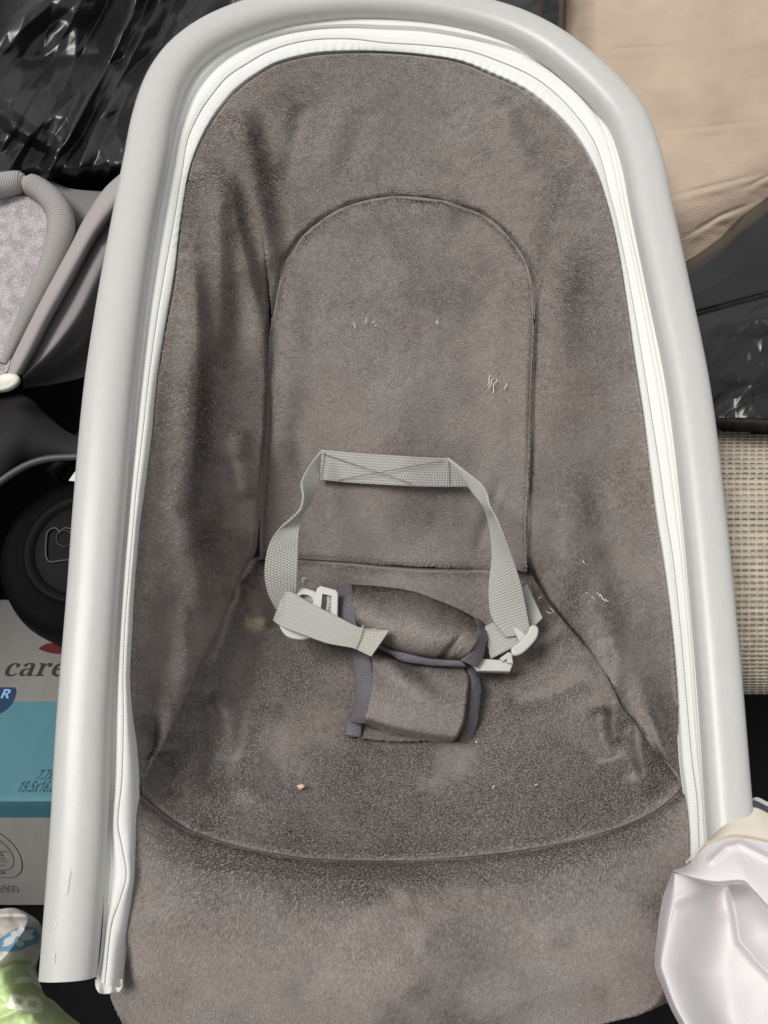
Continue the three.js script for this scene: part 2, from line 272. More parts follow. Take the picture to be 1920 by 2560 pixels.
// folds: polyline in photo pixels; kind 'r' ridge, 'v' valley (soft), 's' step: high on the left of the way down, low on its right
const FOLDS = [];
const fold = (kind, amp, wide, pts, wide2 = wide) => { let at = [0]; for (let i = 1; i < pts.length; i++) at.push(at[i - 1] + Math.hypot(pts[i][0] - pts[i - 1][0], pts[i][1] - pts[i - 1][1])); const us = pts.map((p) => p[0]), vs = pts.map((p) => p[1]), m = 4 * Math.max(wide, wide2); FOLDS.push({ kind, amp, wide, wide2, pts, at, all: at[at.length - 1], box: [Math.min(...us) - m, Math.min(...vs) - m, Math.max(...us) + m, Math.max(...vs) + m] }); };
function folds(u, v, only) {
  let h = 0;
  for (const f of FOLDS) {
    const b = f.box; if (u < b[0] || u > b[2] || v < b[1] || v > b[3]) continue;
    let best = 1e9, bt = 0, sg = 1;
    for (let i = 0; i < f.pts.length - 1; i++) {
      const [x, y] = f.pts[i], [p, q] = f.pts[i + 1], dx = p - x, dy = q - y, k = clamp(((u - x) * dx + (v - y) * dy) / (dx * dx + dy * dy), 0, 1), ex = u - x - k * dx, ey = v - y - k * dy, d = Math.hypot(ex, ey);
      if (d < best) { best = d; bt = (f.at[i] + k * (f.at[i + 1] - f.at[i])) / f.all; sg = dx * ey - dy * ex > 0 ? 1 : -1; } // +1: to the left of the way down (screen)
    }
    const taper = f.kind === 'e' ? 1 : Math.min(1, sstep(0, 0.18, bt), sstep(1, 0.82, bt));
    const amp = f.kind === 'e' ? f.amp : 1.1 * f.amp;
    if (f.kind === 'r') h += amp * taper * Math.exp(-((best / (sg > 0 ? f.wide : f.wide2)) ** 2));
    else if (f.kind === 'v' || f.kind === 'e') h -= amp * taper * Math.exp(-((best / f.wide) ** 2));
    else if (f.kind === 's') h += amp * taper * (sg > 0 ? Math.exp(-((best / f.wide) ** 2)) : Math.exp(-((best / (0.85 * f.wide2)) ** 2)) * 1.25 - 0.25 * Math.exp(-((best / (2.1 * f.wide2)) ** 2)));
  }
  return h;
}
const PAD_LEFT = [[984, 488], [880, 508], [810, 543], [752, 590], [712, 648], [694, 715], [680, 790], [673, 860], [672, 950], [668, 1060], [658, 1180], [650, 1300], [650, 1394]];
const PAD_RIGHT = [[984, 488], [1100, 498], [1203, 532], [1273, 590], [1313, 648], [1331, 715], [1334, 800], [1330, 920], [1326, 1050], [1320, 1200], [1315, 1320], [1316, 1425]];
const CREASE = [[646, 1394], [740, 1396], [860, 1404], [960, 1414], [1060, 1421], [1180, 1423], [1318, 1426]];
const FRONT = [[352, 1985], [372, 2003], [410, 2035], [463, 2071], [520, 2093], [580, 2112], [694, 2136], [810, 2149], [1000, 2152], [1157, 2143], [1331, 2122], [1504, 2083], [1620, 2037], [1680, 1995], [1714, 1957]];
const WING_LEFT = [[584, 240], [600, 310], [619, 371], [645, 504], [660, 600], [668, 700], [672, 800], [673, 950], [668, 1060], [660, 1180], [655, 1270], [647, 1340], [640, 1378], [619, 1412], [581, 1486], [551, 1554], [517, 1625], [493, 1670], [466, 1747], [432, 1815], [385, 1900], [348, 1965]];
const WING_RIGHT = [[1447, 362], [1428, 404], [1403, 513], [1379, 606], [1352, 700], [1338, 800], [1332, 920], [1328, 1050], [1322, 1200], [1316, 1320], [1314, 1400], [1363, 1492], [1404, 1546], [1458, 1609], [1496, 1659], [1534, 1723], [1553, 1764], [1585, 1802], [1616, 1852], [1654, 1890], [1706, 1945]];
// seams
fold('e', 0.0026, 9, [...PAD_LEFT.slice().reverse(), ...PAD_RIGHT.slice(1)]); fold('e', 0.0030, 11, CREASE); fold('e', 0.0032, 10, FRONT);
const SEAMS = FOLDS.slice();
fold('r', 0.0035, 45, [[1180, 530], [984, 520], [800, 580]], 45); fold('r', 0.0045, 46, [[745, 660], [725, 800], [715, 1000], [705, 1200]]); fold('r', 0.0040, 46, [[1285, 660], [1290, 800], [1285, 1000], [1275, 1200]]);
// left wing
fold('s', 0.0072, 75, [[586, 250], [619, 371], [645, 504], [668, 640], [690, 720]], 42);
fold('s', 0.0072, 56, [[519, 380], [538, 470], [546, 613], [545, 771], [536, 860], [526, 930]], 42);
fold('s', 0.0081, 50, [[482, 560], [478, 700], [489, 830], [490, 952], [480, 1133], [466, 1268], [480, 1400], [497, 1486], [500, 1588], [494, 1660]], 36);
fold('s', 0.0058, 42, [[560, 400], [590, 560], [622, 690], [650, 816], [665, 930]], 30);
fold('s', 0.0054, 35, [[490, 1270], [508, 1340], [524, 1402], [547, 1463], [560, 1515]], 30);
fold('s', 0.0032, 32, [[470, 1500], [455, 1560], [462, 1640], [464, 1720]], 25);
fold('v', 0.0063, 20, [[372, 1780], [378, 1830], [386, 1890]]);
fold('v', 0.0050, 38, [[545, 1130], [562, 1240], [580, 1340]]);
fold('r', 0.0050, 50, [[460, 420], [448, 560], [440, 640]]);
fold('r', 0.0037, 28, [[600, 1050], [590, 1150], [610, 1260]]);
// right wing
fold('r', 0.0034, 40, [[1440, 380], [1404, 513], [1378, 610], [1354, 720], [1342, 860]], 110);
fold('r', 0.0028, 48, [[1490, 560], [1472, 640], [1466, 760], [1476, 880], [1490, 1000], [1488, 1120]], 110);
fold('r', 0.0034, 40, [[1482, 1130], [1492, 1260], [1514, 1360], [1530, 1430], [1546, 1500], [1572, 1560], [1582, 1610]], 42);
fold('r', 0.0025, 31, [[1395, 1250], [1380, 1350], [1400, 1430]], 34);
fold('r', 0.0032, 36, [[1470, 1380], [1452, 1500], [1458, 1590], [1490, 1640]], 40);
fold('v', 0.0045, 20, [[1520, 1570], [1543, 1640], [1542, 1700], [1538, 1735]]);
fold('v', 0.0015, 40, [[1440, 560], [1410, 700], [1400, 850], [1410, 1000]]);
// seat
fold('v', 0.0045, 22, [[1537, 1730], [1530, 1800], [1540, 1860]]); fold('r', 0.0063, 24, [[1500, 1760], [1505, 1830], [1530, 1900]]);
fold('v', 0.0042, 20, [[1583, 1806], [1592, 1868], [1614, 1938], [1634, 1990]]); fold('r', 0.0050, 22, [[1560, 1790], [1565, 1870], [1588, 1950]]);
fold('v', 0.004, 24, [[500, 1690], [535, 1790], [530, 1900], [515, 1990]]); fold('r', 0.0037, 24, [[520, 1720], [575, 1800], [580, 1900]]);
fold('v', 0.003, 24, [[430, 1840], [412, 1920], [415, 1990]]); fold('v', 0.004, 34, [[660, 1560], [640, 1700], [600, 1850], [545, 2000]]); fold('r', 0.0037, 34, [[690, 1750], [640, 1880], [600, 2010]]);
fold('r', 0.0044, 26, [[590, 1440], [640, 1500], [668, 1580]]);
fold('v', 0.003, 22, [[1420, 1560], [1300, 1640], [1220, 1700]]); fold('v', 0.003, 26, [[1480, 1680], [1360, 1740], [1250, 1760]]);
fold('v', 0.002, 20, [[1260, 1180], [1220, 1300], [1190, 1390]]); fold('v', 0.002, 26, [[720, 1030], [760, 1180], [790, 1330]]);
// head end and apron
fold('v', 0.002, 26, [[760, 250], [740, 360], [720, 470]]); fold('v', 0.0015, 30, [[900, 260], [890, 360], [860, 440]]); fold('v', 0.002, 30, [[1250, 240], [1270, 330], [1330, 420]]);
fold('r', 0.003, 60, [[520, 2160], [700, 2250], [900, 2240], [1100, 2200]]); fold('v', 0.003, 60, [[700, 2500], [860, 2380], [960, 2280], [1030, 2200]]); fold('v', 0.002, 40, [[300, 2350], [420, 2440], [520, 2520]]);
const height = (u, v) => baseHeight(u, v) + folds(u, v) + 0.0012 * fbm(u / 90, v / 90, 3, 3);
// colour of the plush, with the marks it bears
const PLUSH = [0.298, 0.260, 0.241];
const STAINS = [[636, 1560, 30, [0.66, 0.58, 0.40], 0.8], [640, 1520, 40, [0.30, 0.26, 0.20], 0.3], [960, 2330, 90, [0.20, 0.19, 0.185], 0.30], [1410, 2330, 40, [0.20, 0.19, 0.19], 0.35], [1040, 815, 46, [0.20, 0.165, 0.14], 0.5]];
function plushColour(u, v) {
  const m = fbm(u / 150, v / 150, 40, 4), q = fbm(u / 45, v / 45, 60, 3), k = 1 + 0.09 * m + 0.06 * q, warm = 0.04 * fbm(u / 200, v / 200, 80, 3);
  const c = [PLUSH[0] * k * (1 + warm), PLUSH[1] * k, PLUSH[2] * k * (1 - warm)];
  for (const [su, sv, sr, sc, a] of STAINS) { const d = Math.hypot(u - su, v - sv) / sr + 0.5 * noise(u / 14, v / 14, 90); if (d < 1) { const w = a * sstep(1, 0.3, d); for (let e = 0; e < 3; e++) c[e] = lerp(c[e], sc[e], w); } }
  return c;
}
// ------------------------------------------------------------------ pile: tufts of single-triangle fibres
const tuftShapes = [1, 2, 3, 4].map((seed) => { // a lock: fibres that start apart and lean together into a tip
  const r = rng(seed * 77), P = [], Nn = [], I = [], tipL = lerp(0.0016, 0.0022, r()), lean0 = lerp(1.2, 1.38, r());
  const tip = [0, -Math.sin(lean0) * tipL, Math.cos(lean0) * tipL];
  for (let k = 0; k < 12; k++) {
    const a = r() * 6.283, d = 0.00080 * Math.sqrt(r()), b = [Math.cos(a) * d * 0.85, Math.sin(a) * d, -0.0003];
    const e = [tip[0] + b[0] * 0.45 + (r() - 0.5) * 0.0006, tip[1] + b[1] * 0.5 + (r() - 0.5) * 0.0008, tip[2] * lerp(0.7, 1.15, r())];
    const D = new THREE.Vector3(e[0] - b[0], e[1] - b[1], e[2] - b[2]), S = new THREE.Vector3().crossVectors(D, new THREE.Vector3(0, 0, 1)).normalize(), n = new THREE.Vector3().crossVectors(S, D).normalize(), wd = lerp(0.00017, 0.00028, r());
    const nn = n.clone().addScaledVector(S, (b[0] / 0.001) * 0.3).add(new THREE.Vector3(0, 0.16, 0)).normalize();
    P.push(b[0] - S.x * wd, b[1] - S.y * wd, b[2], b[0] + S.x * wd, b[1] + S.y * wd, b[2], e[0], e[1], e[2]);
    for (let q = 0; q < 3; q++) Nn.push(nn.x, nn.y, nn.z);
    I.push(k * 3, k * 3 + 1, k * 3 + 2);
  }
  const g = new THREE.BufferGeometry(); g.setAttribute('position', new THREE.Float32BufferAttribute(P, 3)); g.setAttribute('normal', new THREE.Float32BufferAttribute(Nn, 3)); g.setAttribute('uv', new THREE.Float32BufferAttribute(new Float32Array(P.length / 3 * 2), 2));
  for (let k = 0; k < I.length; k += 3) { // wind every fibre to face up
    const [x0, y0, x1, y1, x2, y2] = [P[I[k] * 3], P[I[k] * 3 + 1], P[I[k + 1] * 3], P[I[k + 1] * 3 + 1], P[I[k + 2] * 3], P[I[k + 2] * 3 + 1]];
    if ((x1 - x0) * (y2 - y0) - (x2 - x0) * (y1 - y0) < 0) [I[k + 1], I[k + 2]] = [I[k + 2], I[k + 1]];
  }
  g.setIndex(I); return g;
});
const NAPS = [[960, 2350, 170, 2.6], [1400, 2340, 90, 2.4], [1060, 800, 70, 2.2], [600, 1290, 60, 1.8], [700, 1850, 90, 1.2], [1120, 1880, 110, -1.5], [500, 430, 70, 2], [1330, 330, 120, 2.4], [760, 260, 100, -2.2], [960, 690, 90, 1.4], [800, 2450, 120, -1.4], [480, 2200, 120, -0.5]];
function nap(u, v) { // turn of the nap from "towards the foot"
  let a = 1.35 * fbm(u / 240, v / 240, 120, 2) + 0.9 * fbm(u / 75, v / 75, 140, 2);
  for (const [nu, nv, nr, na] of NAPS) { const d = Math.hypot(u - nu, v - nv) / nr + 0.35 * noise(u / 40, v / 40, 99); if (d < 1) a += 0.75 * na * sstep(1, 0.1, d); }
  return a;
}
function seamAt(u, v) { // 1 on a seam, 0 away from it: the pile is sewn down there
  let w = 0; for (const f of SEAMS) { const b = f.box; if (u < b[0] || u > b[2] || v < b[1] || v > b[3]) continue; for (let i = 0; i < f.pts.length - 1; i++) { const [x, y] = f.pts[i], [p, q] = f.pts[i + 1], dx = p - x, dy = q - y, k = clamp(((u - x) * dx + (v - y) * dy) / (dx * dx + dy * dy), 0, 1), d = Math.hypot(u - x - k * dx, v - y - k * dy); w = Math.max(w, sstep(8, 2, d)); } } return w;
}
const FUR = 1.0; let furCount = 0;
function furOn(mesh, pixelAt, nu, nv, perArea, seed, lenScale = 1, napTurn = 0, keep = null) {
  // tufts over a grid mesh; pixelAt(s, t) gives the photo pixel used for colour and nap
  const g = mesh.geometry, p = g.attributes.position, n = g.attributes.normal, r = rng(seed), lists = tuftShapes.map(() => []), seamed = !!keep || mesh.parent === bouncer;
  const a = new THREE.Vector3(), b = new THREE.Vector3(), c = new THREE.Vector3(), d = new THREE.Vector3(), N = new THREE.Vector3(), X = new THREE.Vector3(), Y = new THREE.Vector3(), Q = new THREE.Vector3(), ref = new THREE.Vector3(0, 1, 0);
  for (let j = 0; j < nv; j++) for (let i = 0; i < nu; i++) {
    const k = j * (nu + 1) + i;
    a.fromBufferAttribute(p, k); b.fromBufferAttribute(p, k + 1); c.fromBufferAttribute(p, k + nu + 1); d.fromBufferAttribute(p, k + nu + 2);
    const area = 0.5 * (X.subVectors(b, a).cross(Y.subVectors(c, a)).length() + X.subVectors(b, d).cross(Y.subVectors(c, d)).length());
    let want = area * perArea * FUR; want = Math.floor(want) + (r() < want % 1 ? 1 : 0);
    for (let e = 0; e < want; e++) {
      const s = r(), t = r(), [u, v] = pixelAt((i + s) / nu, (j + t) / nv);
      if (keep && !keep((i + s) / nu, (j + t) / nv)) continue;
      Q.copy(a).multiplyScalar((1 - s) * (1 - t)).addScaledVector(b, s * (1 - t)).addScaledVector(c, (1 - s) * t).addScaledVector(d, s * t);
      N.fromBufferAttribute(n, k).normalize(); if (N.z < 0) N.negate();
      const turn = nap(u, v) + napTurn + (r() - 0.5) * 0.55;
      Y.copy(ref).addScaledVector(N, -ref.dot(N)).normalize().applyAxisAngle(N, turn); X.crossVectors(Y, N);
      const clump = fbm(u / 9, v / 9, 200, 2), len = lenScale * (0.85 + 0.5 * clump + 0.25 * r()) * (seamed ? lerp(1, 0.3, seamAt(u, v)) : 1);
      const q = Math.floor(r() * 4) % 4, tone = 0.86 + 0.28 * r(), col = plushColour(u, v);
      const m = new THREE.Matrix4().makeBasis(X.clone(), Y.clone(), N.clone().multiplyScalar(len)); m.setPosition(Q); lists[q].push([m, col[0] * tone, col[1] * tone, col[2] * tone]);
    }
  }
  const cc = new THREE.Color();
  lists.forEach((list, q) => {
    if (!list.length) return;
    const im = new THREE.InstancedMesh(tuftShapes[q], M.pile, list.length); im.name = 'pile'; im.userData.kind = 'stuff'; im.castShadow = im.receiveShadow = true;
    list.forEach((e, k) => { im.setMatrixAt(k, e[0]); im.setColorAt(k, cc.setRGB(e[1], e[2], e[3])); }); mesh.add(im); furCount += list.length;
  });
}
// ------------------------------------------------------------------ plush panels
const DENS = 0.95e6; // tufts per square metre
function panel(name, nu, nv, pix, level, seed, parent = bouncer, options = {}) {
  const g = gridGeometry(nu, nv, (s, t) => { const [u, v] = pix(s, t), p = L(u, v, level(u, v, s, t)), c = plushColour(u, v); return [p[0], p[1], p[2], p[0], p[1], c[0] * 0.8, c[1] * 0.8, c[2] * 0.8]; }, false, options.flip ?? true);
  const m = part(name, g, M.fleece, parent); furOn(m, pix, nu, nv, options.dens ?? DENS, seed, options.len ?? 1, options.nap ?? 0, options.keep); return m;
}
const sp = (pts) => spline(pts);
const across = (a, b) => (s, t) => { const p = a(t), q = b(t); return [lerp(p[0], q[0], s), lerp(p[1], q[1], s)]; };
const coons = (top, bottom, left, right) => (s, t) => { const T = top(s), B = bottom(s), l = left(t), r = right(t), c00 = top(0), c10 = top(1), c01 = bottom(0), c11 = bottom(1); return [0, 1].map((k) => (1 - t) * T[k] + t * B[k] + (1 - s) * l[k] + s * r[k] - ((1 - s) * (1 - t) * c00[k] + s * (1 - t) * c10[k] + (1 - s) * t * c01[k] + s * t * c11[k])); };
{
  const inner = edgePts, iL = inner.slice(7, 23).reverse(), iTop = inner.slice(22, 36), iR = inner.slice(35, 49);
  // head panel
  const padArch = [...PAD_LEFT.slice(0, 7).reverse(), ...PAD_RIGHT.slice(1, 7)];
  panel('head_panel', 260, 110, coons(sp(iTop), sp(padArch), sp([iTop[0], [619, 371], [645, 504], [665, 640], padArch[0]]), sp([iTop[iTop.length - 1], [1403, 513], [1379, 606], [1352, 700], padArch[padArch.length - 1]])), height, 11);
  // backrest pad
  panel('backrest_pad', 190, 230, ((pl, pr) => (s, t) => { const q = t ** 1.6; const a = pl(q), b = pr(q); return [lerp(a[0], b[0], s), lerp(a[1], b[1], s)]; })(sp(PAD_LEFT), sp(PAD_RIGHT)), height, 12);
  // wings lie over the seat: their inner edge is rolled under
  const roll = (t, edge) => (u, v, s, tt) => height(u, v) + 0.0095 * sstep(0.45, 0.92, s) * sstep(0.25, 0.55, tt) * sstep(1, 0.93, tt) - lerp(0.006, 0.019, sstep(0.5, 0.65, tt)) * sstep(0.945, 1, s) ** 2 * sstep(0.15, 0.5, tt);
  panel('side_panel', 120, 300, across(sp([[582, 237], ...iL.slice(1), [341, 1972]]), sp(WING_LEFT)), roll(), 13);
  panel('side_panel', 120, 280, across(sp([[1450, 358], ...iR.slice(1), [1708, 1950]]), sp(WING_RIGHT)), roll(), 14, bouncer, { flip: false });
  // seat: runs on a little under the wings
  const sl = [[640, 1392], [612, 1408], [572, 1482], [540, 1550], [506, 1622], [482, 1668], [454, 1744], [420, 1812], [373, 1895], [352, 1985]], sr = [[1322, 1424], [1372, 1486], [1414, 1540], [1468, 1603], [1508, 1653], [1546, 1718], [1565, 1760], [1597, 1798], [1628, 1846], [1666, 1886], [1714, 1957]];
  panel('seat_panel', 230, 180, coons(sp([[640, 1392], ...CREASE.slice(1, -1), [1322, 1424]]), sp(FRONT), sp(sl), sp(sr)), (u, v, s, t) => height(u, v) - 0.001 - 0.013 * (Math.exp(-((s / 0.05) ** 2)) + Math.exp(-(((1 - s) / 0.05) ** 2))) * sstep(1, 0.75, t), 15);
  // apron
  const al = [[352, 1985], [344, 2050], [341, 2120], [338, 2188], [333, 2240], [325, 2300], [312, 2380], [298, 2440], [276, 2478], [284, 2510], [300, 2545], [330, 2600]], ar = [[1714, 1957], [1720, 2050], [1722, 2150], [1724, 2250], [1720, 2350], [1702, 2440], [1680, 2490], [1655, 2510], [1600, 2535]], bottom = [[330, 2600], [500, 2625], [800, 2640], [1100, 2630], [1350, 2600], [1490, 2562], [1600, 2535]];
  panel('foot_panel', 230, 130, coons(sp(FRONT), sp(bottom), sp(al), sp(ar)), (u, v, s, t) => height(u, v) - 0.012 * sstep(0.94, 1, t) - 0.008 * (sstep(0.03, 0, s) + sstep(0.97, 1, s)) * sstep(0.5, 0.8, t), 16);
  // seam threads lie in the valleys
  for (const line of [[...PAD_LEFT].slice(0, 7).reverse().concat(PAD_RIGHT.slice(1, 7)), CREASE.slice(1, -1), FRONT]) part('seam', thread(line.map(([u, v]) => LV(u, v, height(u, v) + 0.0005)), 0.00035), M.seamThread, bouncer);
}
console.log('tufts', furCount);

// ------------------------------------------------------------------ waist belt, buckles and the padded crotch strap
const hs = (u, v) => baseHeight(u, v) + folds(u, v);
function ribbon(stations, thick, nAlong, nAcross, weave = null, ends = true) { // stations: edge, edge, both [u, v, h]
  const f = spline(stations.map((q) => [(q[0] + q[3]) / 2, (q[1] + q[4]) / 2, ...q]));
  const C = []; let run = 0, prev = null, width = 0;
  for (let j = 0; j <= nAlong; j++) { const q = f(j / nAlong), a = LV(q[2], q[3], q[4]), b = LV(q[5], q[6], q[7]), m = a.clone().add(b).multiplyScalar(0.5); if (prev) run += m.distanceTo(prev); prev = m; C.push([a, b, run]); width = Math.max(width, a.distanceTo(b)); }
  const row = (j) => C[clamp(j, 0, nAlong)];
  const nrm = C.map((_, j) => { const [a, b] = C[j], [a0, b0] = row(j - 1), [a1, b1] = row(j + 1); const al = a1.clone().add(b1).sub(a0).sub(b0), ac = b.clone().sub(a); return new THREE.Vector3().crossVectors(al, ac).normalize(); });
  let flip = nrm.reduce((s, n) => s + n.z, 0) < 0 ? -1 : 1;
  const all = 2 * nAcross + 2; // front, edge, back, edge: one closed skin
  return gridGeometry(all, nAlong, (s, t) => {
    const j = Math.round(t * nAlong), k = Math.round(s * all), front = k <= nAcross, x = front ? k / nAcross : 1 - (k - nAcross - 1) / nAcross, xc = clamp(x, 0, 1);
    const [a, b, m] = C[j], p = a.clone().lerp(b, xc), n = nrm[j].clone().multiplyScalar(flip * (front ? 1 : -1));
    let d = thick * 0.5 * (k === 0 || k === nAcross || k >= all || k === nAcross + 1 ? 0.35 : 1);
    if (weave) d += weave(xc * width, m, xc);
    p.addScaledVector(n, d); return [p.x, p.y, p.z, xc * width, m];
  }, true, flip > 0);
}
const webbing = (x, y, xc) => { const P = 0.0030, Q = 0.0024, col = Math.floor(x / P), f = Math.abs(Math.sin(Math.PI * x / P)) ** 0.7, g = Math.abs(Math.sin(Math.PI * (y / Q + 0.5 * (col % 2)))) ** 0.8; return 0.00085 * (f * g - 0.5); };
const H4 = (u, v, d) => hs(u, v) + d;
{
  // the sewn-down middle of the belt across the backrest
  const e = (u, v, d) => [u, v, H4(u, v, d)];
  const mid = ribbon([[...e(803, 1124, 0.006), ...e(797, 1199, 0.006)], [...e(900, 1133, 0.0055), ...e(880, 1207, 0.0055)], [...e(1000, 1139, 0.0055), ...e(1000, 1214, 0.0055)], [...e(1060, 1143, 0.0055), ...e(1080, 1217, 0.0055)], [...e(1118, 1145, 0.006), ...e(1174, 1217, 0.006)]], 0.0018, 420, 66, webbing);
  const belt = part('waist_belt', mid, M.strap, bouncer);
  const lines = [[[808, 1135], [1030, 1209]], [[846, 1200], [1108, 1152]], [[1122, 1152], [1124, 1211]], [[812, 1130], [803, 1196]]];
  for (const [a, b] of lines) { const pts = []; for (let k = 0; k <= 14; k++) { const u = lerp(a[0], b[0], k / 14), v = lerp(a[1], b[1], k / 14); pts.push(LV(u, v, H4(u, v, 0.0077))); } part('stitch_line', thread(pts, 0.00028, 5), std({ color: rgb(0.10, 0.10, 0.09), roughness: 0.9 }), belt); }
  // left strap: folds over, turns on its edge, then hangs in a loop down to the slider
  part('belt_strap', ribbon([
    [803, 1126, -0.066, 797, 1199, -0.070], [776, 1160, -0.060, 799, 1188, -0.066], [753, 1206, -0.050, 789, 1222, -0.062], [757, 1240, -0.042, 779, 1252, -0.060], [750, 1274, -0.040, 762, 1276, -0.058],
    [726, 1298, -0.044, 754, 1288, -0.052], [700, 1319, -0.050, 750, 1312, -0.052], [680, 1345, -0.055, 747, 1342, -0.054], [667, 1380, -0.060, 746, 1372, -0.058], [661, 1434, -0.068, 744, 1430, -0.066], [668, 1478, -0.076, 742, 1470, -0.074], [686, 1516, -0.084, 738, 1502, -0.082], [706, 1545, -0.090, 736, 1528, -0.088]], 0.0016, 560, 60, webbing), M.strap, bouncer);
  // right strap
  part('belt_strap', ribbon([
    [1174, 1217, -0.072, 1118, 1144, -0.066], [1185, 1233, -0.066, 1163, 1178, -0.062], [1197, 1249, -0.060, 1203, 1209, -0.054], [1207, 1263, -0.056, 1217, 1234, -0.046], [1214, 1278, -0.058, 1223, 1262, -0.042],
    [1221, 1302, -0.060, 1238, 1290, -0.044], [1227, 1342, -0.060, 1259, 1338, -0.048], [1229, 1392, -0.064, 1281, 1395, -0.056], [1222, 1450, -0.070, 1301, 1455, -0.064], [1221, 1500, -0.075, 1313, 1508, -0.072], [1229, 1545, -0.079, 1322, 1556, -0.078], [1262, 1592, -0.082, 1327, 1584, -0.081]], 0.0016, 560, 60, webbing), M.strap, bouncer);
  part('belt_strap', ribbon([[1304, 1474, -0.089, 1318, 1460, -0.088], [1316, 1520, -0.088, 1337, 1502, -0.086], [1322, 1580, -0.087, 1357, 1545, -0.084]], 0.0016, 150, 50, webbing), M.strap, bouncer);
  part('belt_strap', ribbon([[1212, 1566, -0.088, 1226, 1648, -0.088], [1232, 1555, -0.085, 1265, 1628, -0.085], [1252, 1546, -0.084, 1307, 1606, -0.084]], 0.0016, 150, 60, webbing), M.strap, bouncer);
  // loose end, doubled back round the slider
  const tail = part('belt_tail', ribbon([[742, 1502, -0.093, 724, 1560, -0.095], [722, 1488, -0.090, 700, 1552, -0.091], [709, 1484, -0.082, 685, 1552, -0.083], [724, 1478, -0.073, 704, 1566, -0.075], [774, 1506, -0.069, 754, 1586, -0.071], [846, 1542, -0.066, 820, 1609, -0.068], [907, 1570, -0.064, 887, 1622, -0.066], [974, 1576, -0.062, 928, 1641, -0.064]], 0.0017, 480, 64, webbing), M.strap, bouncer);
  part('belt_hem', ribbon([[910, 1571, -0.0625, 889, 1623, -0.0645], [974, 1575.5, -0.0605, 928, 1641.5, -0.0625]], 0.0018, 110, 64, webbing), M.strapHem, tail);
  part('stitch_line', thread([LV(908, 1563, -0.060), LV(899, 1592, -0.0605), LV(887, 1622, -0.062)], 0.0006, 6), M.strapHem, tail);
  part('loose_thread', thread([LV(905, 1574, -0.0615), LV(935, 1572, -0.058), LV(958, 1564, -0.055)], 0.00022, 5), M.strapHem, tail);
  // slider and prong bracket on the left
  const ring = smoothLoop([[703, 1566], [700, 1530], [712, 1490], [736, 1472], [775, 1477], [797, 1490], [801, 1530], [792, 1575], [762, 1594], [720, 1588]], 6), hole = smoothLoop([[736, 1502], [755, 1486], [780, 1494], [785, 1535], [772, 1570], [742, 1570], [724, 1550]], 6);
  part('belt_slider', plate(ring, -0.0775, 0.0042, 0.0012, [hole]), M.plastic, bouncer);
  part('belt_strap', ribbon([[741, 1484, -0.083, 738, 1500, -0.083], [790, 1492, -0.081, 786, 1516, -0.083]], 0.0022, 50, 14, webbing), M.strapHem, bouncer);
  part('buckle_prong', plate([[776, 1535], [795, 1472], [801, 1467], [838, 1477], [842, 1484], [841, 1540]], -0.0715, 0.0085, 0.001, [[[800, 1535], [806, 1484], [829, 1490], [828, 1538]]]), M.plastic, bouncer);
  part('belt_strap', ribbon([[818, 1487, -0.0745, 841, 1490, -0.0765], [817, 1512, -0.073, 840, 1516, -0.075], [810, 1548, -0.077, 836, 1556, -0.079]], 0.003, 50, 14, webbing), M.strapHem, bouncer);
  // slider and buckle on the right
  part('belt_slider', plate(smoothLoop([[1284, 1622], [1300, 1609], [1322, 1585], [1332, 1567], [1341, 1570], [1340, 1588], [1322, 1612], [1299, 1631], [1286, 1633]], 6), -0.0745, 0.0055, 0.0016), M.plastic, bouncer);
  part('buckle_prong', plate([[1281, 1563], [1317, 1590], [1309, 1606], [1301, 1604]], -0.0795, 0.004, 0.0006), M.plastic, bouncer);
  const buckle = part('buckle', plate([[1207, 1650], [1276, 1655], [1279, 1660], [1273, 1675], [1206, 1674]], -0.0835, 0.0105, 0.0012), M.plastic, bouncer);
  part('buckle_end', plate([[1192, 1644], [1202, 1649], [1203, 1674], [1194, 1674], [1184, 1660]], -0.0835, 0.0100, 0.0012), M.plastic, buckle);
  part('buckle_frame', plate([[1252, 1646], [1272, 1632], [1278, 1635], [1281, 1657], [1270, 1655], [1269, 1644], [1258, 1651]], -0.081, 0.006, 0.0007), M.plastic, buckle);
}
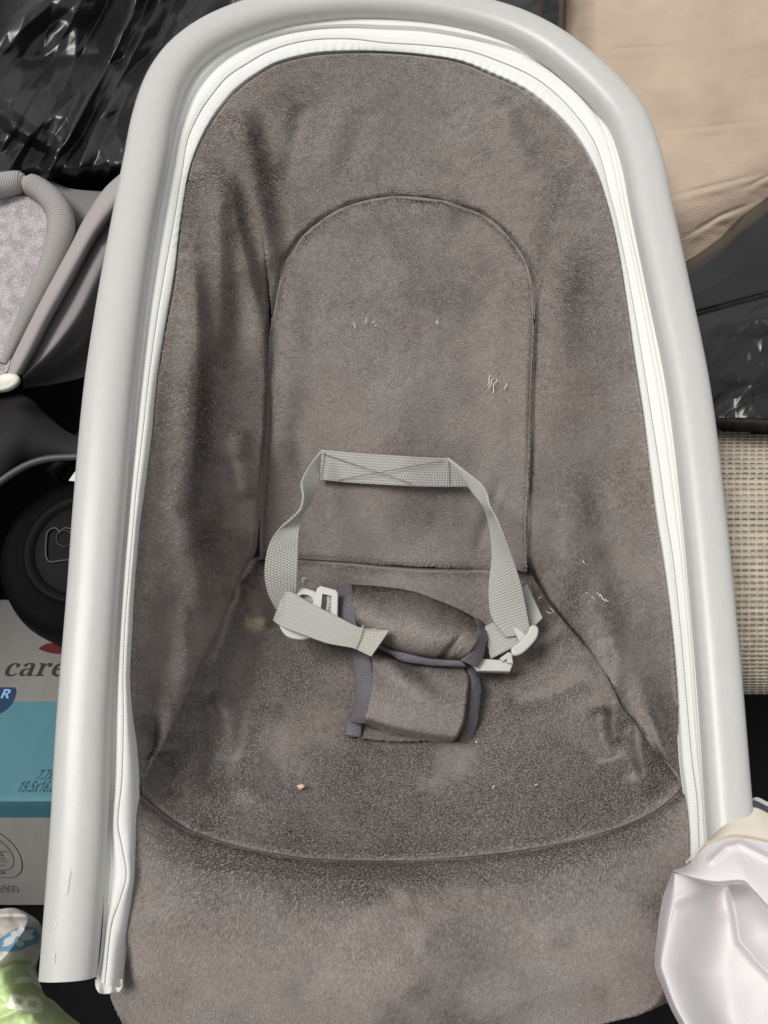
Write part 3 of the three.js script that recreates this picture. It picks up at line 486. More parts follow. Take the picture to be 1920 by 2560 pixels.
{
  // crotch strap: a plush sleeve over the belt and the flap below it, edged in violet-grey tape
  const K = spline;
  const pad = new THREE.Group(); pad.name = 'crotch_strap'; bouncer.add(pad);
  const rollPix = coons(K([[872, 1461], [959, 1467], [1035, 1479], [1092, 1500], [1153, 1526], [1191, 1547]]), K([[888, 1570], [959, 1625], [1035, 1643], [1112, 1650], [1160, 1654]]), K([[872, 1461], [884, 1510], [888, 1570]]), K([[1191, 1547], [1195, 1593], [1160, 1654]]));
  const rollLevel = (u, v, s, t) => lerp(-0.107, -0.092, t) + 0.034 * Math.sin(Math.PI * clamp(t, 0, 1)) ** 0.6 * (0.82 + 0.18 * Math.sin(Math.PI * s) ** 0.5) - 0.0045 * Math.exp(-(((s - 0.86 + 0.10 * (t - 0.5)) / 0.035) ** 2)) * sstep(0.3, 0.7, t) + 0.002 * fbm(u / 60, v / 60, 31, 2);
  panel('plush_sleeve', 110, 70, rollPix, rollLevel, 21, pad, { dens: 0.8e6, len: 0.62, nap: 0.3 });
  const flapPix = coons(K([[930, 1632], [1000, 1650], [1080, 1658], [1160, 1660]]), K([[911, 1808], [984, 1831], [1061, 1849], [1143, 1862]]), K([[930, 1632], [933, 1690], [928, 1742], [911, 1808]]), K([[1160, 1660], [1180, 1690], [1177, 1742], [1166, 1815], [1143, 1862]]));
  const flapLevel = (u, v, s, t) => { const d = (u - 960) * 0.707 - (v - 1640) * 0.707; return lerp(-0.090, -0.072, t) + 0.015 * Math.sin(Math.PI * clamp(t, 0, 1)) ** 0.6 + 0.005 * sstep(1, 0.2, s) - 0.010 * sstep(0.93, 1, s) ** 2 - 0.012 * sstep(0.86, 1, t) ** 2 + 0.0055 * Math.exp(-((d / 24) ** 2)) * sstep(0.55, 0.1, t) - 0.004 * Math.exp(-(((d - 36) / 24) ** 2)) * sstep(0.5, 0.1, t); };
  panel('plush_flap', 90, 90, flapPix, flapLevel, 22, pad, { dens: 0.85e6, len: 0.6, nap: -0.2 });
  panel('under_flap', 60, 20, coons(K([[898, 1795], [1060, 1836]]), K([[898, 1842], [950, 1849], [1010, 1852], [1062, 1850]]), K([[898, 1795], [898, 1842]]), K([[1060, 1836], [1062, 1850]])), (u, v) => H4(u, v, 0.005), 23, pad, { dens: 0.8e6, len: 0.6 });
  const tapeR = (st) => ribbon(st, 0.0016, 120, 14, (x, y, c) => 0.0009 * Math.sin(Math.PI * c) + 0.00035 * noise(y * 260, c * 3));
  const bands = [
    [[841, 1468, -0.094, 879, 1459, -0.093], [843, 1500, -0.083, 886, 1498, -0.077], [851, 1547, -0.079, 891, 1557, -0.074], [868, 1590, -0.082, 908, 1604, -0.078]],
    [[1187, 1545, -0.094, 1212, 1564, -0.099], [1192, 1568, -0.078, 1217, 1588, -0.086], [1192, 1596, -0.075, 1213, 1616, -0.083], [1180, 1626, -0.074, 1206, 1645, -0.080], [1152, 1650, -0.076, 1192, 1668, -0.080]],
    [[940, 1606, -0.080, 950, 1620, -0.081], [972, 1622, -0.078, 978, 1637, -0.079], [1013, 1632, -0.077, 1009, 1654, -0.079], [1073, 1646, -0.076, 1080, 1663, -0.078], [1155, 1652, -0.075, 1164, 1667, -0.077]],
    [[876, 1624, -0.088, 926, 1636, -0.083], [887, 1690, -0.081, 934, 1690, -0.077], [889, 1750, -0.078, 930, 1744, -0.073], [881, 1782, -0.078, 921, 1790, -0.070], [866, 1799, -0.080, 917, 1808, -0.074]],
    [[1168, 1672, -0.084, 1187, 1678, -0.088], [1172, 1705, -0.080, 1202, 1711, -0.085], [1168, 1750, -0.077, 1200, 1752, -0.082], [1160, 1793, -0.076, 1195, 1797, -0.080], [1146, 1851, -0.080, 1180, 1853, -0.083]],
    [[865, 1791, -0.086, 906, 1802, -0.085], [863, 1815, -0.084, 904, 1822, -0.083], [861, 1838, -0.083, 902, 1842, -0.082]]];
  for (const st of bands) part('binding_tape', tapeR(st), M.binding, pad);
}
{
  // threads and lint caught in the plush
  const r = rng(91);
  for (const [u, v, l, a] of [[1222, 952, 26, 1.3], [1227, 958, 30, 1.2], [1233, 972, 24, 1.5], [1238, 955, 18, 1.0], [1262, 966, 12, 1.2], [1266, 962, 10, 1.6], [886, 812, 14, 1.9], [916, 800, 12, 1.8], [932, 806, 12, 0.7], [940, 812, 9, 0.6], [1092, 804, 12, 1.4], [1096, 808, 8, 1.1], [757, 1450, 14, 1.5], [760, 1446, 12, 0.4], [1351, 1493, 10, 0.7], [1372, 1531, 12, 2.4], [1380, 1526, 10, 2.2], [1458, 1406, 10, 2.0], [1470, 1480, 14, 0.1], [1484, 1496, 16, 2.3], [1496, 1486, 14, 2.0], [1506, 1494, 18, 2.2], [1516, 1500, 12, 2.4], [1478, 1506, 16, 2.8], [1191, 1856, 5, 1.2], [1340, 1962, 6, 0.4], [1233, 1967, 7, 0.9]]) {
    const c = Math.cos(a) * l / 2, s = Math.sin(a) * l / 2, pts = [-1, -0.3, 0.4, 1].map((k) => LV(u + c * k + (r() - 0.5) * 4, v - s * k + (r() - 0.5) * 4, hs(u, v) + (v > 1840 && v < 1860 ? 0.004 : 0.0032)));
    part('lint', thread(pts, l > 16 ? 0.00042 : 0.00032, 5), M.lint, bouncer);
  }
}
{
  const c = LV(752, 1966, hs(752, 1966) + 0.0034), g = new THREE.IcosahedronGeometry(0.0022, 1), p = g.attributes.position;
  for (let k = 0; k < p.count; k++) { const n = 1 + 0.35 * noise(p.getX(k) * 900, p.getY(k) * 900, 3); p.setXYZ(k, p.getX(k) * n * 1.2, p.getY(k) * n * 0.8, p.getZ(k) * n * 0.5); }
  g.computeVertexNormals(); g.translate(c.x, c.y, c.z);
  const o = thing('crumb', 'tiny pale crumb lying on the plush seat left of centre', 'crumb', c); part('flake', g, std({ color: rgb(0.62, 0.47, 0.36), roughness: 0.9 }), o);
}

deep = 1;
// ------------------------------------------------------------------ black bin bag behind the head end
function creased(x, y, k) { // flat facets that meet in creases: linear on a jittered triangle lattice
  const X = x + 0.45 * noise(x * 0.7, y * 0.7, k + 5), Y = y + 0.45 * noise(x * 0.7 + 9, y * 0.7, k + 6), i = Math.floor(X), j = Math.floor(Y), f = X - i, g = Y - j, h = (a, b) => hash(i + a, j + b, k);
  return f + g < 1 ? h(0, 0) + f * (h(1, 0) - h(0, 0)) + g * (h(0, 1) - h(0, 0)) : h(1, 1) + (1 - f) * (h(0, 1) - h(1, 1)) + (1 - g) * (h(1, 0) - h(1, 1));
}
const linesDistance = (pts, u, v) => { let b = 1e9, t = 0, sg = 1, n = pts.length - 1; for (let i = 0; i < n; i++) { const [x, y] = pts[i], [p, q] = pts[i + 1], dx = p - x, dy = q - y, k = clamp(((u - x) * dx + (v - y) * dy) / (dx * dx + dy * dy), 0, 1), ex = u - x - k * dx, ey = v - y - k * dy, d = Math.hypot(ex, ey); if (d < b) { b = d; t = (i + k) / n; sg = dx * ey - dy * ex > 0 ? 1 : -1; } } return [b * sg, t]; };
{
  const bag = thing('bin_bag', 'shiny crumpled black plastic bin bag behind the head end of the bouncer', 'bin bag', LV(300, 100, -0.2));
  const long = [[360, -60], [330, 40], [250, 200], [180, 330], [120, 430]], low = [[-40, 250], [60, 330], [130, 365]], cross = [[430, -60], [300, 200], [230, 330], [190, 440]];
  const level = (u, v) => {
    const a = creased(u / 150 + 0.25 * v / 150, v / 170, 3), b = creased(u / 62, v / 74, 4), c = creased(u / 27, v / 30, 7), [d] = linesDistance(long, u, v), [d2] = linesDistance(low, u, v), [d3] = linesDistance(cross, u, v);
    let h = -0.100 + 0.040 * a + 0.015 * b + 0.0026 * c;
    h += 0.012 * Math.max(0, 1 - Math.abs(d) / 26) - 0.016 * Math.max(0, 1 - Math.abs(d - 70) / 60) + 0.009 * Math.max(0, 1 - Math.abs(d2) / 28) + 0.010 * Math.max(0, 1 - Math.abs(d3) / 34);
    h -= 0.10 * sstep(430, 560, v + 0.1 * u) + 0.08 * sstep(1395, 1440, u);
    return h;
  };
  const g = gridGeometry(420, 170, (s, t) => { const u = lerp(-220, 1440, s), v = lerp(-200, 560, t); return L(u, v, level(u, v)); }, false, true);
  part('crumpled_film', g, M.binBag, bag);
}
// ------------------------------------------------------------------ right side: tan cloth panel, dark bag, woven roll
{
  const panelT = thing('beige_cloth', 'creased tan ribbed cloth at the upper right behind the white frame', 'cloth', LV(1700, 300, -0.15));
  const creases = [[[1500, 125], [1600, 118], [1720, 120]], [[1640, 500], [1760, 470], [1920, 430]], [[1860, 470], [1920, 440], [1990, 420]], [[1600, 330], [1750, 320], [1920, 300]], [[1700, 600], [1800, 540], [1900, 500]]];
  const g = gridGeometry(260, 260, (s, t) => {
    const u = lerp(1405 + 0 * t, 2060, s), v = lerp(-140, 780, t);
    let h = -0.085 + 0.018 * Math.sin(Math.PI * clamp((u - 1380) / 760, 0, 1)) - 0.030 * sstep(1500, 1400, u) - 0.05 * sstep(480, 760, v + 0.45 * (u - 1700)) + 0.0016 * fbm(u / 130, v / 50, 21, 3) + 0.0005 * fbm(u / 30, v / 14, 22, 2);
    for (const c of creases) { const [d, k] = linesDistance(c, u, v); h -= 0.0014 * Math.exp(-((d / 5) ** 2)) * Math.sin(Math.PI * clamp(k, 0.05, 0.95)) - 0.001 * Math.exp(-(((d - 12) / 9) ** 2)) * Math.sin(Math.PI * k); }
    const p = L(u, v, h), q = 1 + 0.16 * fbm(u / 120, v / 70, 25, 4), w = 0.08 * fbm(u / 60, v / 60, 27, 3); return [p[0], p[1], p[2], p[0], p[1], (0.45 + w * 0.4) * q, (0.352 + w * 0.3) * q, (0.272 + w * 0.2) * q];
  }, false, true);
  part('ribbed_cloth', g, std({ vertexColors: true, color: rgb(1, 1, 1), roughness: 0.9, bumpMap: tiled(ribs, 22, 26), bumpScale: 0.0002 }), panelT);
}
{
  const bag = thing('dark_bag', 'dull black plastic bag at the right edge between tan cloth and woven roll', 'bag', LV(1850, 850, -0.15));
  const pix = coons(spline([[1640, 690], [1730, 640], [1800, 588], [1850, 535], [1920, 482], [2060, 390]]), spline([[1700, 1100], [1785, 1078], [1860, 1083], [1920, 1088], [2060, 1092]]), spline([[1640, 690], [1700, 1100]]), spline([[2060, 390], [2060, 1092]]));
  const fl = [[1690, 800], [1742, 783], [1820, 762], [1920, 735], [2060, 700]];
  const g = gridGeometry(140, 160, (s, t) => { const [u, v] = pix(s, t), [d] = linesDistance(fl, u, v); let h = -0.058 + 0.018 * Math.sin(Math.PI * t) ** 0.6 - 0.05 * sstep(0.1, 0, t) * sstep(0.1, 0, t) - 0.04 * sstep(0.93, 1, t) + 0.014 * creased(u / 110, v / 80, 41) + 0.007 * creased(u / 44, v / 50, 43) * sstep(700, 800, v) + 0.0015 * creased(u / 18, v / 20, 44) * sstep(740, 840, v); h -= 0.004 * Math.max(0, 1 - Math.abs(d) / 9); h += 0.006 * sstep(0, 60, d) * sstep(160, 60, d); return L(u, v, h); }, false, true);
  part('folded_film', g, M.darkBag, bag);
}
{
  const roll = thing('woven_roll', 'beige coarse woven roll at the right edge below the dark bag', 'roll', LV(1880, 1400, -0.2));
  const g = gridGeometry(210, 620, (s, t) => {
    const u = lerp(1740, 2000, s), a = lerp(-1.25, 1.42, t), v = 1395 + 345 * Math.sin(a) + 0 * u;
    const along = (u - 1740) * 0.00028, round = a * 0.094; // metres
    const R = 0.0044, C = 0.0053, row = Math.floor(round / R), fy = Math.sin(Math.PI * (round / R - row)), cx = along / C + 0.12 * noise(row * 0.7, along * 60, 2), fx = Math.sin(Math.PI * (cx - Math.floor(cx))) * (0.75 + 0.5 * hash(row, Math.floor(cx), 31));
    const yarn = 0.0013 * fy ** 0.6, slot = (1 - fy ** 0.5) * sstep(0.25, 0.75, fx); let d = yarn - 0.0036 * slot + 0.0004 * noise(along * 1500, round * 1500, 4);
    const p = L(u, v, -0.115 + 0.072 * Math.cos(a) + d), q = 1 + 0.16 * noise(row * 1.7, along * 90, 8) + 0.08 * noise(along * 700, round * 900, 9); return [p[0], p[1], p[2], along, round, 0.46 * q, 0.41 * q, 0.335 * q];
  }, false, true);
  part('woven_cover', g, std({ vertexColors: true, color: rgb(1, 1, 1), roughness: 0.95 }), roll);
}
// ------------------------------------------------------------------ left side: pram, carton, nappy pack
{
  const grey = rgb(0.33, 0.305, 0.31), K = spline;
  const pram = thing('pram', 'grey pram seat with ribbed padded rim and dark shell beside the left rail', 'pram', LV(60, 800, -0.2));
  const soft = std({ color: grey, roughness: 0.9, bumpMap: tiled(cotton, 30, 30), bumpScale: 0.0001 });
  const rim = K([[-120, 500, 84], [-50, 478, 82], [10, 462, 80], [60, 457, 72], [108, 480, 74], [146, 525, 82], [152, 580, 82], [126, 662, 66], [90, 738, 54], [56, 806, 42], [28, 866, 30], [8, 910, 22]]);
  const rimAt = (t) => { const [u, v, w] = rim(t); return { p: LV(u, v, -0.062 - 0.012 * t), r: w * 0.5 * 0.00029 }; };
  let k = 0; const NR = 900;
  part('ribbed_rim', tubeAlong(rimAt, NR, 28, (a, q) => { q.n ??= k++; const rib = 0.00038 * Math.sin(q.n / NR * 2 * Math.PI * 118), pinch = -0.004 * Math.exp(-(((q.n / NR - 0.265) / 0.012) ** 2)); return [(q.r + rib + pinch) * Math.cos(a), (q.r * 0.9 + rib + pinch) * Math.sin(a)]; }), std({ color: rgb(0.42, 0.40, 0.39), roughness: 0.95, bumpMap: tiled(cotton, 60, 8), bumpScale: 0.0003 }), pram);
  const heather = dataTexture(512, (x, y) => { const n = tileNoise(x, y, 90, 1) * 0.45 + tileNoise((x + 0.3 * y) % 1, y, 140, 2) * 0.35 + tileNoise(x, y, 12, 3) * 0.3, b = n > 0.62 ? 1.45 : n < 0.42 ? 0.78 : 1.05; return [0.37 * b, 0.335 * b, 0.355 * b]; });
  part('seat_liner', gridGeometry(60, 90, (s, t) => { const p = coons(K([[-200, 505], [60, 490], [130, 525]]), K([[-200, 980], [0, 945], [20, 925]]), K([[-200, 505], [-200, 980]]), K([[130, 525], [125, 600], [100, 670], [64, 780], [34, 870], [20, 925]]))(s, t), h = -0.072 - 0.010 * Math.sin(Math.PI * t) + 0.006 * sstep(0.3, 0, s); const q = L(p[0], p[1], h); return [...q]; }, false, true), std({ color: rgb(1, 1, 1), map: tiled(heather, 14, 14), roughness: 0.95, bumpMap: tiled(cotton, 30, 30), bumpScale: 0.0003 }), pram);
  const bl = [[318, 420], [262, 470], [214, 541], [177, 607], [136, 680], [96, 753], [62, 820], [26, 893], [6, 935]], br = [[345, 470], [285, 539], [246, 592], [205, 665], [165, 738], [124, 811], [92, 876], [58, 938]];
  part('hood_band', gridGeometry(40, 120, (s, t) => { const p = across(K(bl), K(br))(s, t); return L(p[0], p[1], -0.060 - 0.02 * t + 0.010 * Math.sin(Math.PI * s) ** 0.7 - 0.008 * sstep(0.88, 1, s) - 0.005 * sstep(0.10, 0, s)); }, false, true), std({ color: rgb(0.36, 0.33, 0.33), roughness: 0.9, bumpMap: tiled(cotton, 40, 40), bumpScale: 0.0001 }), pram);
  part('hood_side', gridGeometry(60, 120, (s, t) => { const p = across(K(br.map(([u, v]) => [u - 2, v])), K([[420, 520], [390, 640], [350, 760], [300, 880], [240, 930], [160, 955], [60, 970]]))(s, t); const fo = [[250, 620], [200, 760], [110, 930]], fo2 = [[300, 700], [200, 870], [90, 945]], [d] = linesDistance(fo, p[0], p[1]), [d2] = linesDistance(fo2, p[0], p[1]); return L(p[0], p[1], -0.072 - 0.018 * t - 0.075 * sstep(0.22, 1, s) * (0.45 + 0.55 * t) + 0.006 * Math.sin(Math.PI * clamp(s * 2, 0, 1)) + 0.003 * Math.exp(-((d / 22) ** 2)) + 0.005 * Math.exp(-((d2 / 20) ** 2))); }, false, true), std({ color: rgb(0.26, 0.24, 0.243), roughness: 0.9, bumpMap: tiled(cotton, 40, 40), bumpScale: 0.0001 }), pram);
  part('hood_rear', gridGeometry(40, 30, (s, t) => { const p = coons(K([[-200, 350], [20, 385], [90, 425], [165, 468], [270, 480]]), K([[-200, 540], [60, 540], [150, 580], [230, 620]]), K([[-200, 350], [-200, 540]]), K([[270, 480], [230, 620]]))(s, t); return L(p[0], p[1], -0.095 + 0.012 * Math.sin(Math.PI * t)); }, false, true), std({ color: rgb(0.20, 0.19, 0.195), roughness: 0.9 }), pram);
  // swivel knob
  const kc = LV(14, 957, -0.060), kg = new THREE.SphereGeometry(1, 40, 24), kp = kg.attributes.position;
  for (let i = 0; i < kp.count; i++) { const x = kp.getX(i), y = kp.getY(i), z = kp.getZ(i), rr = Math.hypot(x, y), dish = z > 0 ? -0.45 * Math.max(0, 1 - (rr / 0.8) ** 2) : 0; kp.setXYZ(i, x * 0.0122, y * 0.0078, (Math.sign(z) * Math.abs(z) ** 0.6 + dish) * 0.0040); }
  kg.rotateZ(0.35); kg.computeVertexNormals(); kg.translate(kc.x, kc.y, kc.z);
  part('pivot_knob', kg, std({ color: rgb(0.66, 0.63, 0.57), roughness: 0.35 }), pram);
  // shell and wheel hub
  const dark = new THREE.MeshPhysicalMaterial({ side: THREE.DoubleSide, color: rgb(0.020, 0.019, 0.021), roughness: 0.6, specularIntensity: 0.5 }), black = new THREE.MeshPhysicalMaterial({ side: THREE.DoubleSide, color: rgb(0.004, 0.004, 0.0045), roughness: 0.6, specularIntensity: 0.2 });
  part('shell', gridGeometry(60, 60, (s, t) => { const p = coons(K([[-300, 1000], [0, 994], [61, 988], [110, 1030], [170, 1080], [250, 1110]]), K([[-300, 1250], [0, 1216], [65, 1166], [110, 1150], [163, 1142], [250, 1140]]), K([[-300, 1000], [-300, 1250]]), K([[250, 1110], [250, 1140]]))(s, t); return L(p[0], p[1], -0.100 + 0.026 * Math.sin(Math.PI * clamp(t, 0, 1)) ** 0.7 * sstep(1, 0.4, s)); }, false, true), dark, pram);
  part('shell_rim', tubeAlong((t) => { const [u, v] = K([[-300, 1290], [-40, 1235], [0, 1205], [40, 1178], [80, 1158], [130, 1146], [230, 1142]])(t); return { p: LV(u, v, -0.088), r: 0.0032 }; }, 80, 14, (a, q) => [q.r * Math.cos(a), q.r * Math.sin(a)]), std({ color: rgb(0.06, 0.058, 0.06), roughness: 0.5 }), pram);
  part('strut', tubeAlong((t) => { const p = [[210, 1090], [130, 1190]]; return { p: LV(lerp(p[0][0], p[1][0], t), lerp(p[0][1], p[1][1], t), -0.11), r: 0.007 }; }, 12, 14, (a, q) => [q.r * Math.cos(a), q.r * Math.sin(a)]), black, pram);
  part('care_tag', plate([[172, 1201], [196, 1168], [200, 1204]], -0.075, 0.001, 0.0002), std({ color: rgb(0.7, 0.7, 0.68), roughness: 0.7 }), pram);
  const hc = LV(205, 1372, -0.115), prof = [[0, 0.003], [0.012, 0.003], [0.030, 0.0024], [0.0385, 0.001], [0.0392, 0.0002], [0.0400, 0.0022], [0.045, 0.004], [0.048, 0.0032], [0.050, -0.002], [0.064, -0.006], [0.074, -0.014], [0.078, -0.03], [0.078, -0.08]].map(([a, b]) => new THREE.Vector2(a, b));
  const hub = part('wheel_hub', new THREE.LatheGeometry(prof, 72).rotateX(Math.PI / 2).translate(hc.x, hc.y, hc.z), black, pram);
  const logo = [[186, 1324], [176, 1322], [165, 1320], [156, 1323], [150, 1331], [144, 1323], [137, 1320], [126, 1324], [118, 1334], [116, 1350], [115, 1372], [116, 1392], [121, 1402], [130, 1405], [150, 1402], [176, 1399], [196, 1397]].map(([u, v]) => LV(u, v, -0.1112));
  const ink = std({ color: rgb(0.05, 0.05, 0.052), roughness: 0.6 });
  part('emblem', mergeGeometries([thread(logo, 0.00085, 6), thread(Array.from({ length: 25 }, (_, i) => LV(161 + 20 * Math.cos(i / 24 * 6.283), 1346 + 20 * Math.sin(i / 24 * 6.283), -0.1112)), 0.0004, 6)]), ink, hub);
}
{
  const box = thing('carton', 'white and teal printed cardboard carton with care lettering beside the lower left rail', 'carton', LV(60, 1950, -0.22));
  // the carton leans back on its far edge: its upper face falls away towards the head end, its front face towards the foot end
  const E = LV(110, 2003, -0.098), SA = 0.62, SB = 1 / SA, kA = Math.hypot(1, SA), kB = Math.hypot(1, SB);
  const at = (u, v, face) => { const a = (u - 960) / FOCAL, b = (1280 - v) / FOCAL, D = new THREE.Vector3(a, b * Math.cos(THETA) + Math.sin(THETA), b * Math.sin(THETA) - Math.cos(THETA)), C = new THREE.Vector3(...CL), m = face === 'A' ? -SA : SB, t = (E.z + m * (C.y - E.y) - C.z) / (D.z - m * D.y); return C.addScaledVector(D, t); };
  const x0 = at(-260, 2003, 'A').x, x1 = at(330, 2003, 'A').x, W = x1 - x0, HA = (at(60, 1500, 'A').y - E.y) * kA, HB = (E.y - at(60, 2262, 'B').y) * kB;
  const ptA = (x, d) => [x, E.y + d / kA, E.z - SA * d / kA], ptB = (x, d) => [x, E.y - d / kB, E.z - SB * d / kB];
  const S = 5600; // canvas pixels per metre
  const face = (w, h, which, paint) => canvasTexture(Math.min(2048, Math.round(w * S)), Math.min(2048, Math.round(h * S)), (c, CW, CH) => { const k = CW / w; paint(c, (u, v) => { const p = at(u, v, which); return [(p.x - x0) * k, which === 'A' ? CH - (p.y - E.y) * kA * CH / h : (E.y - p.y) * kB * CH / h]; }, CW, CH); });
  const topTex = face(W, HA, 'A', (c, at, W, H) => {
    c.fillStyle = '#84817d'; c.fillRect(0, 0, W, H);
    const teal = at(60, 1754)[1]; c.fillStyle = '#507f8c'; c.fillRect(0, teal, W, H - teal);
    c.fillStyle = '#203b5a'; c.beginPath(); c.moveTo(...at(-60, 1718)); c.lineTo(...at(36, 1718)); c.quadraticCurveTo(...at(44, 1722), ...at(41, 1734)); c.quadraticCurveTo(...at(34, 1770), ...at(0, 1784)); c.lineTo(...at(-60, 1790)); c.fill();
    c.fillStyle = '#5c2023'; c.beginPath(); c.moveTo(...at(96, 1622)); c.quadraticCurveTo(...at(118, 1600), ...at(150, 1612)); c.quadraticCurveTo(...at(175, 1600), ...at(200, 1612)); c.lineTo(...at(190, 1634)); c.quadraticCurveTo(...at(130, 1640), ...at(96, 1622)); c.fill();
    const p0 = at(4, 1690), p1 = at(162, 1690), t0 = at(80, 1658)[1]; c.fillStyle = '#35322f'; const xh = (p0[1] - t0) / 0.53; c.font = `bold ${xh}px serif`; const mw = c.measureText('care').width; c.save(); c.translate(...p0); c.scale((p1[0] - p0[0]) / mw, 1); c.fillText('care', 0, 0); c.restore();
    c.font = `${xh * 0.26}px sans-serif`; c.fillStyle = '#7f7b76'; c.fillText('NDEX', ...at(4, 1709));
    c.fillStyle = '#8fb8dc'; c.font = `bold ${xh * 0.5}px sans-serif`; c.fillText('R', ...at(-4, 1746));
    c.fillStyle = '#21464f'; const big = (a, b, u, v, text) => { const o = at(u, v), hh = (o[1] - at(u, v - a)[1]) / 0.72; c.font = `bold ${hh}px sans-serif`; c.save(); c.translate(...o); c.transform(1, 0, -0.2, 1, 0, 0); c.scale((at(u + b, v)[0] - o[0]) / c.measureText(text).width, 1); c.fillText(text, 0, 0); c.restore(); };
    big(25, 66, 88, 1949, '7.7x6.6'); big(28, 124, 39, 1980, '19.5x16.8cm');
  });
  const frontTex = face(W, HB, 'B', (c, at, W, H) => {
    c.fillStyle = '#a3a19d'; c.fillRect(0, 0, W, H); c.fillStyle = '#447583'; c.fillRect(0, 0, W, at(60, 2044)[1]);
    const r = rng(4); c.fillStyle = '#2f4d57'; for (let i = 0; i < 60; i++) c.fillRect(r() * W, at(60, 2003 + (r() < 0.6 ? r() * 5 : 34 + r() * 9))[1], 2 + r() * 3, 2 + r() * 9);
    c.strokeStyle = '#232322'; const o = at(-14, 2133), ry = (R) => Math.abs(at(-14, 2133 + R)[1] - o[1]), rx = (R) => at(-14 + R, 2133)[0] - o[0]; for (const [R, w] of [[62, 5], [43, 4]]) { c.lineWidth = w; c.beginPath(); c.ellipse(o[0], o[1], rx(R), ry(R), 0, 0, 7); c.stroke(); }
    c.fillStyle = '#232322'; const word = (t, u, v, px, bold = '') => { const p = at(u, v), hh = (p[1] - at(u, v - px)[1]) / 0.72; c.font = `${bold} ${hh}px sans-serif`; c.save(); c.translate(...p); c.scale((at(u + 10, v)[0] - p[0]) / 10 / ((p[1] - at(u, v - 10)[1]) / 10), 1); c.fillText(t, 0, 0); c.restore(); };
    word('32', -4, 2140, 10, 'bold'); word('ISION', -10, 2150, 7); word('GA', 0, 2186, 9, 'bold'); word('C', 0, 2109, 8); word('6900', 0, 2231, 17);
    c.lineWidth = 4; for (const v of [2129, 2154, 2164]) { c.beginPath(); c.moveTo(...at(-40, v)); c.lineTo(...at(v > 2160 ? 14 : 22, v)); c.stroke(); }
  });
  const wear = (u, v) => 0.0005 * noise(u * 26, v * 9, 12);
  part('top_face', gridGeometry(80, 60, (s, t) => { const d = HA * (1 - t), p = ptA(lerp(x0, x1, s), d); return [p[0], p[1], p[2] + wear(s, t) - 0.0010 * sstep(0.004, 0, d), s, 1 - t]; }, false, true), std({ color: rgb(1, 1, 1), map: topTex, roughness: 0.6 }), box);
  part('front_face', gridGeometry(80, 50, (s, t) => { const d = HB * t, p = ptB(lerp(x0, x1, s), d); return [p[0], p[1], p[2] + wear(s, t + 3) - 0.0010 * sstep(0.004, 0, d), s, 1 - t]; }, false, true), std({ color: rgb(1, 1, 1), map: frontTex, roughness: 0.6 }), box);
  // the rest of the carton behind its two printed faces
  const inA = 0.0016, body = new THREE.BoxGeometry(W - 0.002, HA - 0.002, HB - 0.002); // y along face A, z out of it
  const ey = new THREE.Vector3(0, 1 / kA, -SA / kA), ez = new THREE.Vector3(0, SA / kA, 1 / kA), mid = new THREE.Vector3((x0 + x1) / 2, E.y, E.z).addScaledVector(ey, HA / 2).addScaledVector(ez, -HB / 2 - inA);
  body.applyMatrix4(new THREE.Matrix4().makeBasis(new THREE.Vector3(1, 0, 0), ey, ez).setPosition(mid.addScaledVector(ey, 0.0016)));
  part('box_body', body, std({ color: rgb(0.45, 0.44, 0.42), roughness: 0.75 }), box);
}
function filmPrint(pix, W, H, paint) { // a print that runs with a film's own two directions; at() finds where a measured point lies on it
  const at = (u, v) => { let a = 0.5, b = 0.5; for (let k = 0; k < 30; k++) { const p = pix(a, b), pa = pix(a + 0.002, b), pb = pix(a, b + 0.002), A = (pa[0] - p[0]) / 0.002, B = (pb[0] - p[0]) / 0.002, C = (pa[1] - p[1]) / 0.002, D = (pb[1] - p[1]) / 0.002, det = A * D - B * C, du = u - p[0], dv = v - p[1]; a += 0.8 * (D * du - B * dv) / det; b += 0.8 * (A * dv - C * du) / det; a = clamp(a, 0, 0.997); b = clamp(b, 0, 0.997); } return [a * W, b * H]; };
  return canvasTexture(W, H, (c) => paint(c, at, W, H, (u, v) => { const o = at(u, v), x = at(u + 3, v), y = at(u, v + 3); c.setTransform((x[0] - o[0]) / 3, (x[1] - o[1]) / 3, (y[0] - o[0]) / 3, (y[1] - o[1]) / 3, o[0], o[1]); }));
}
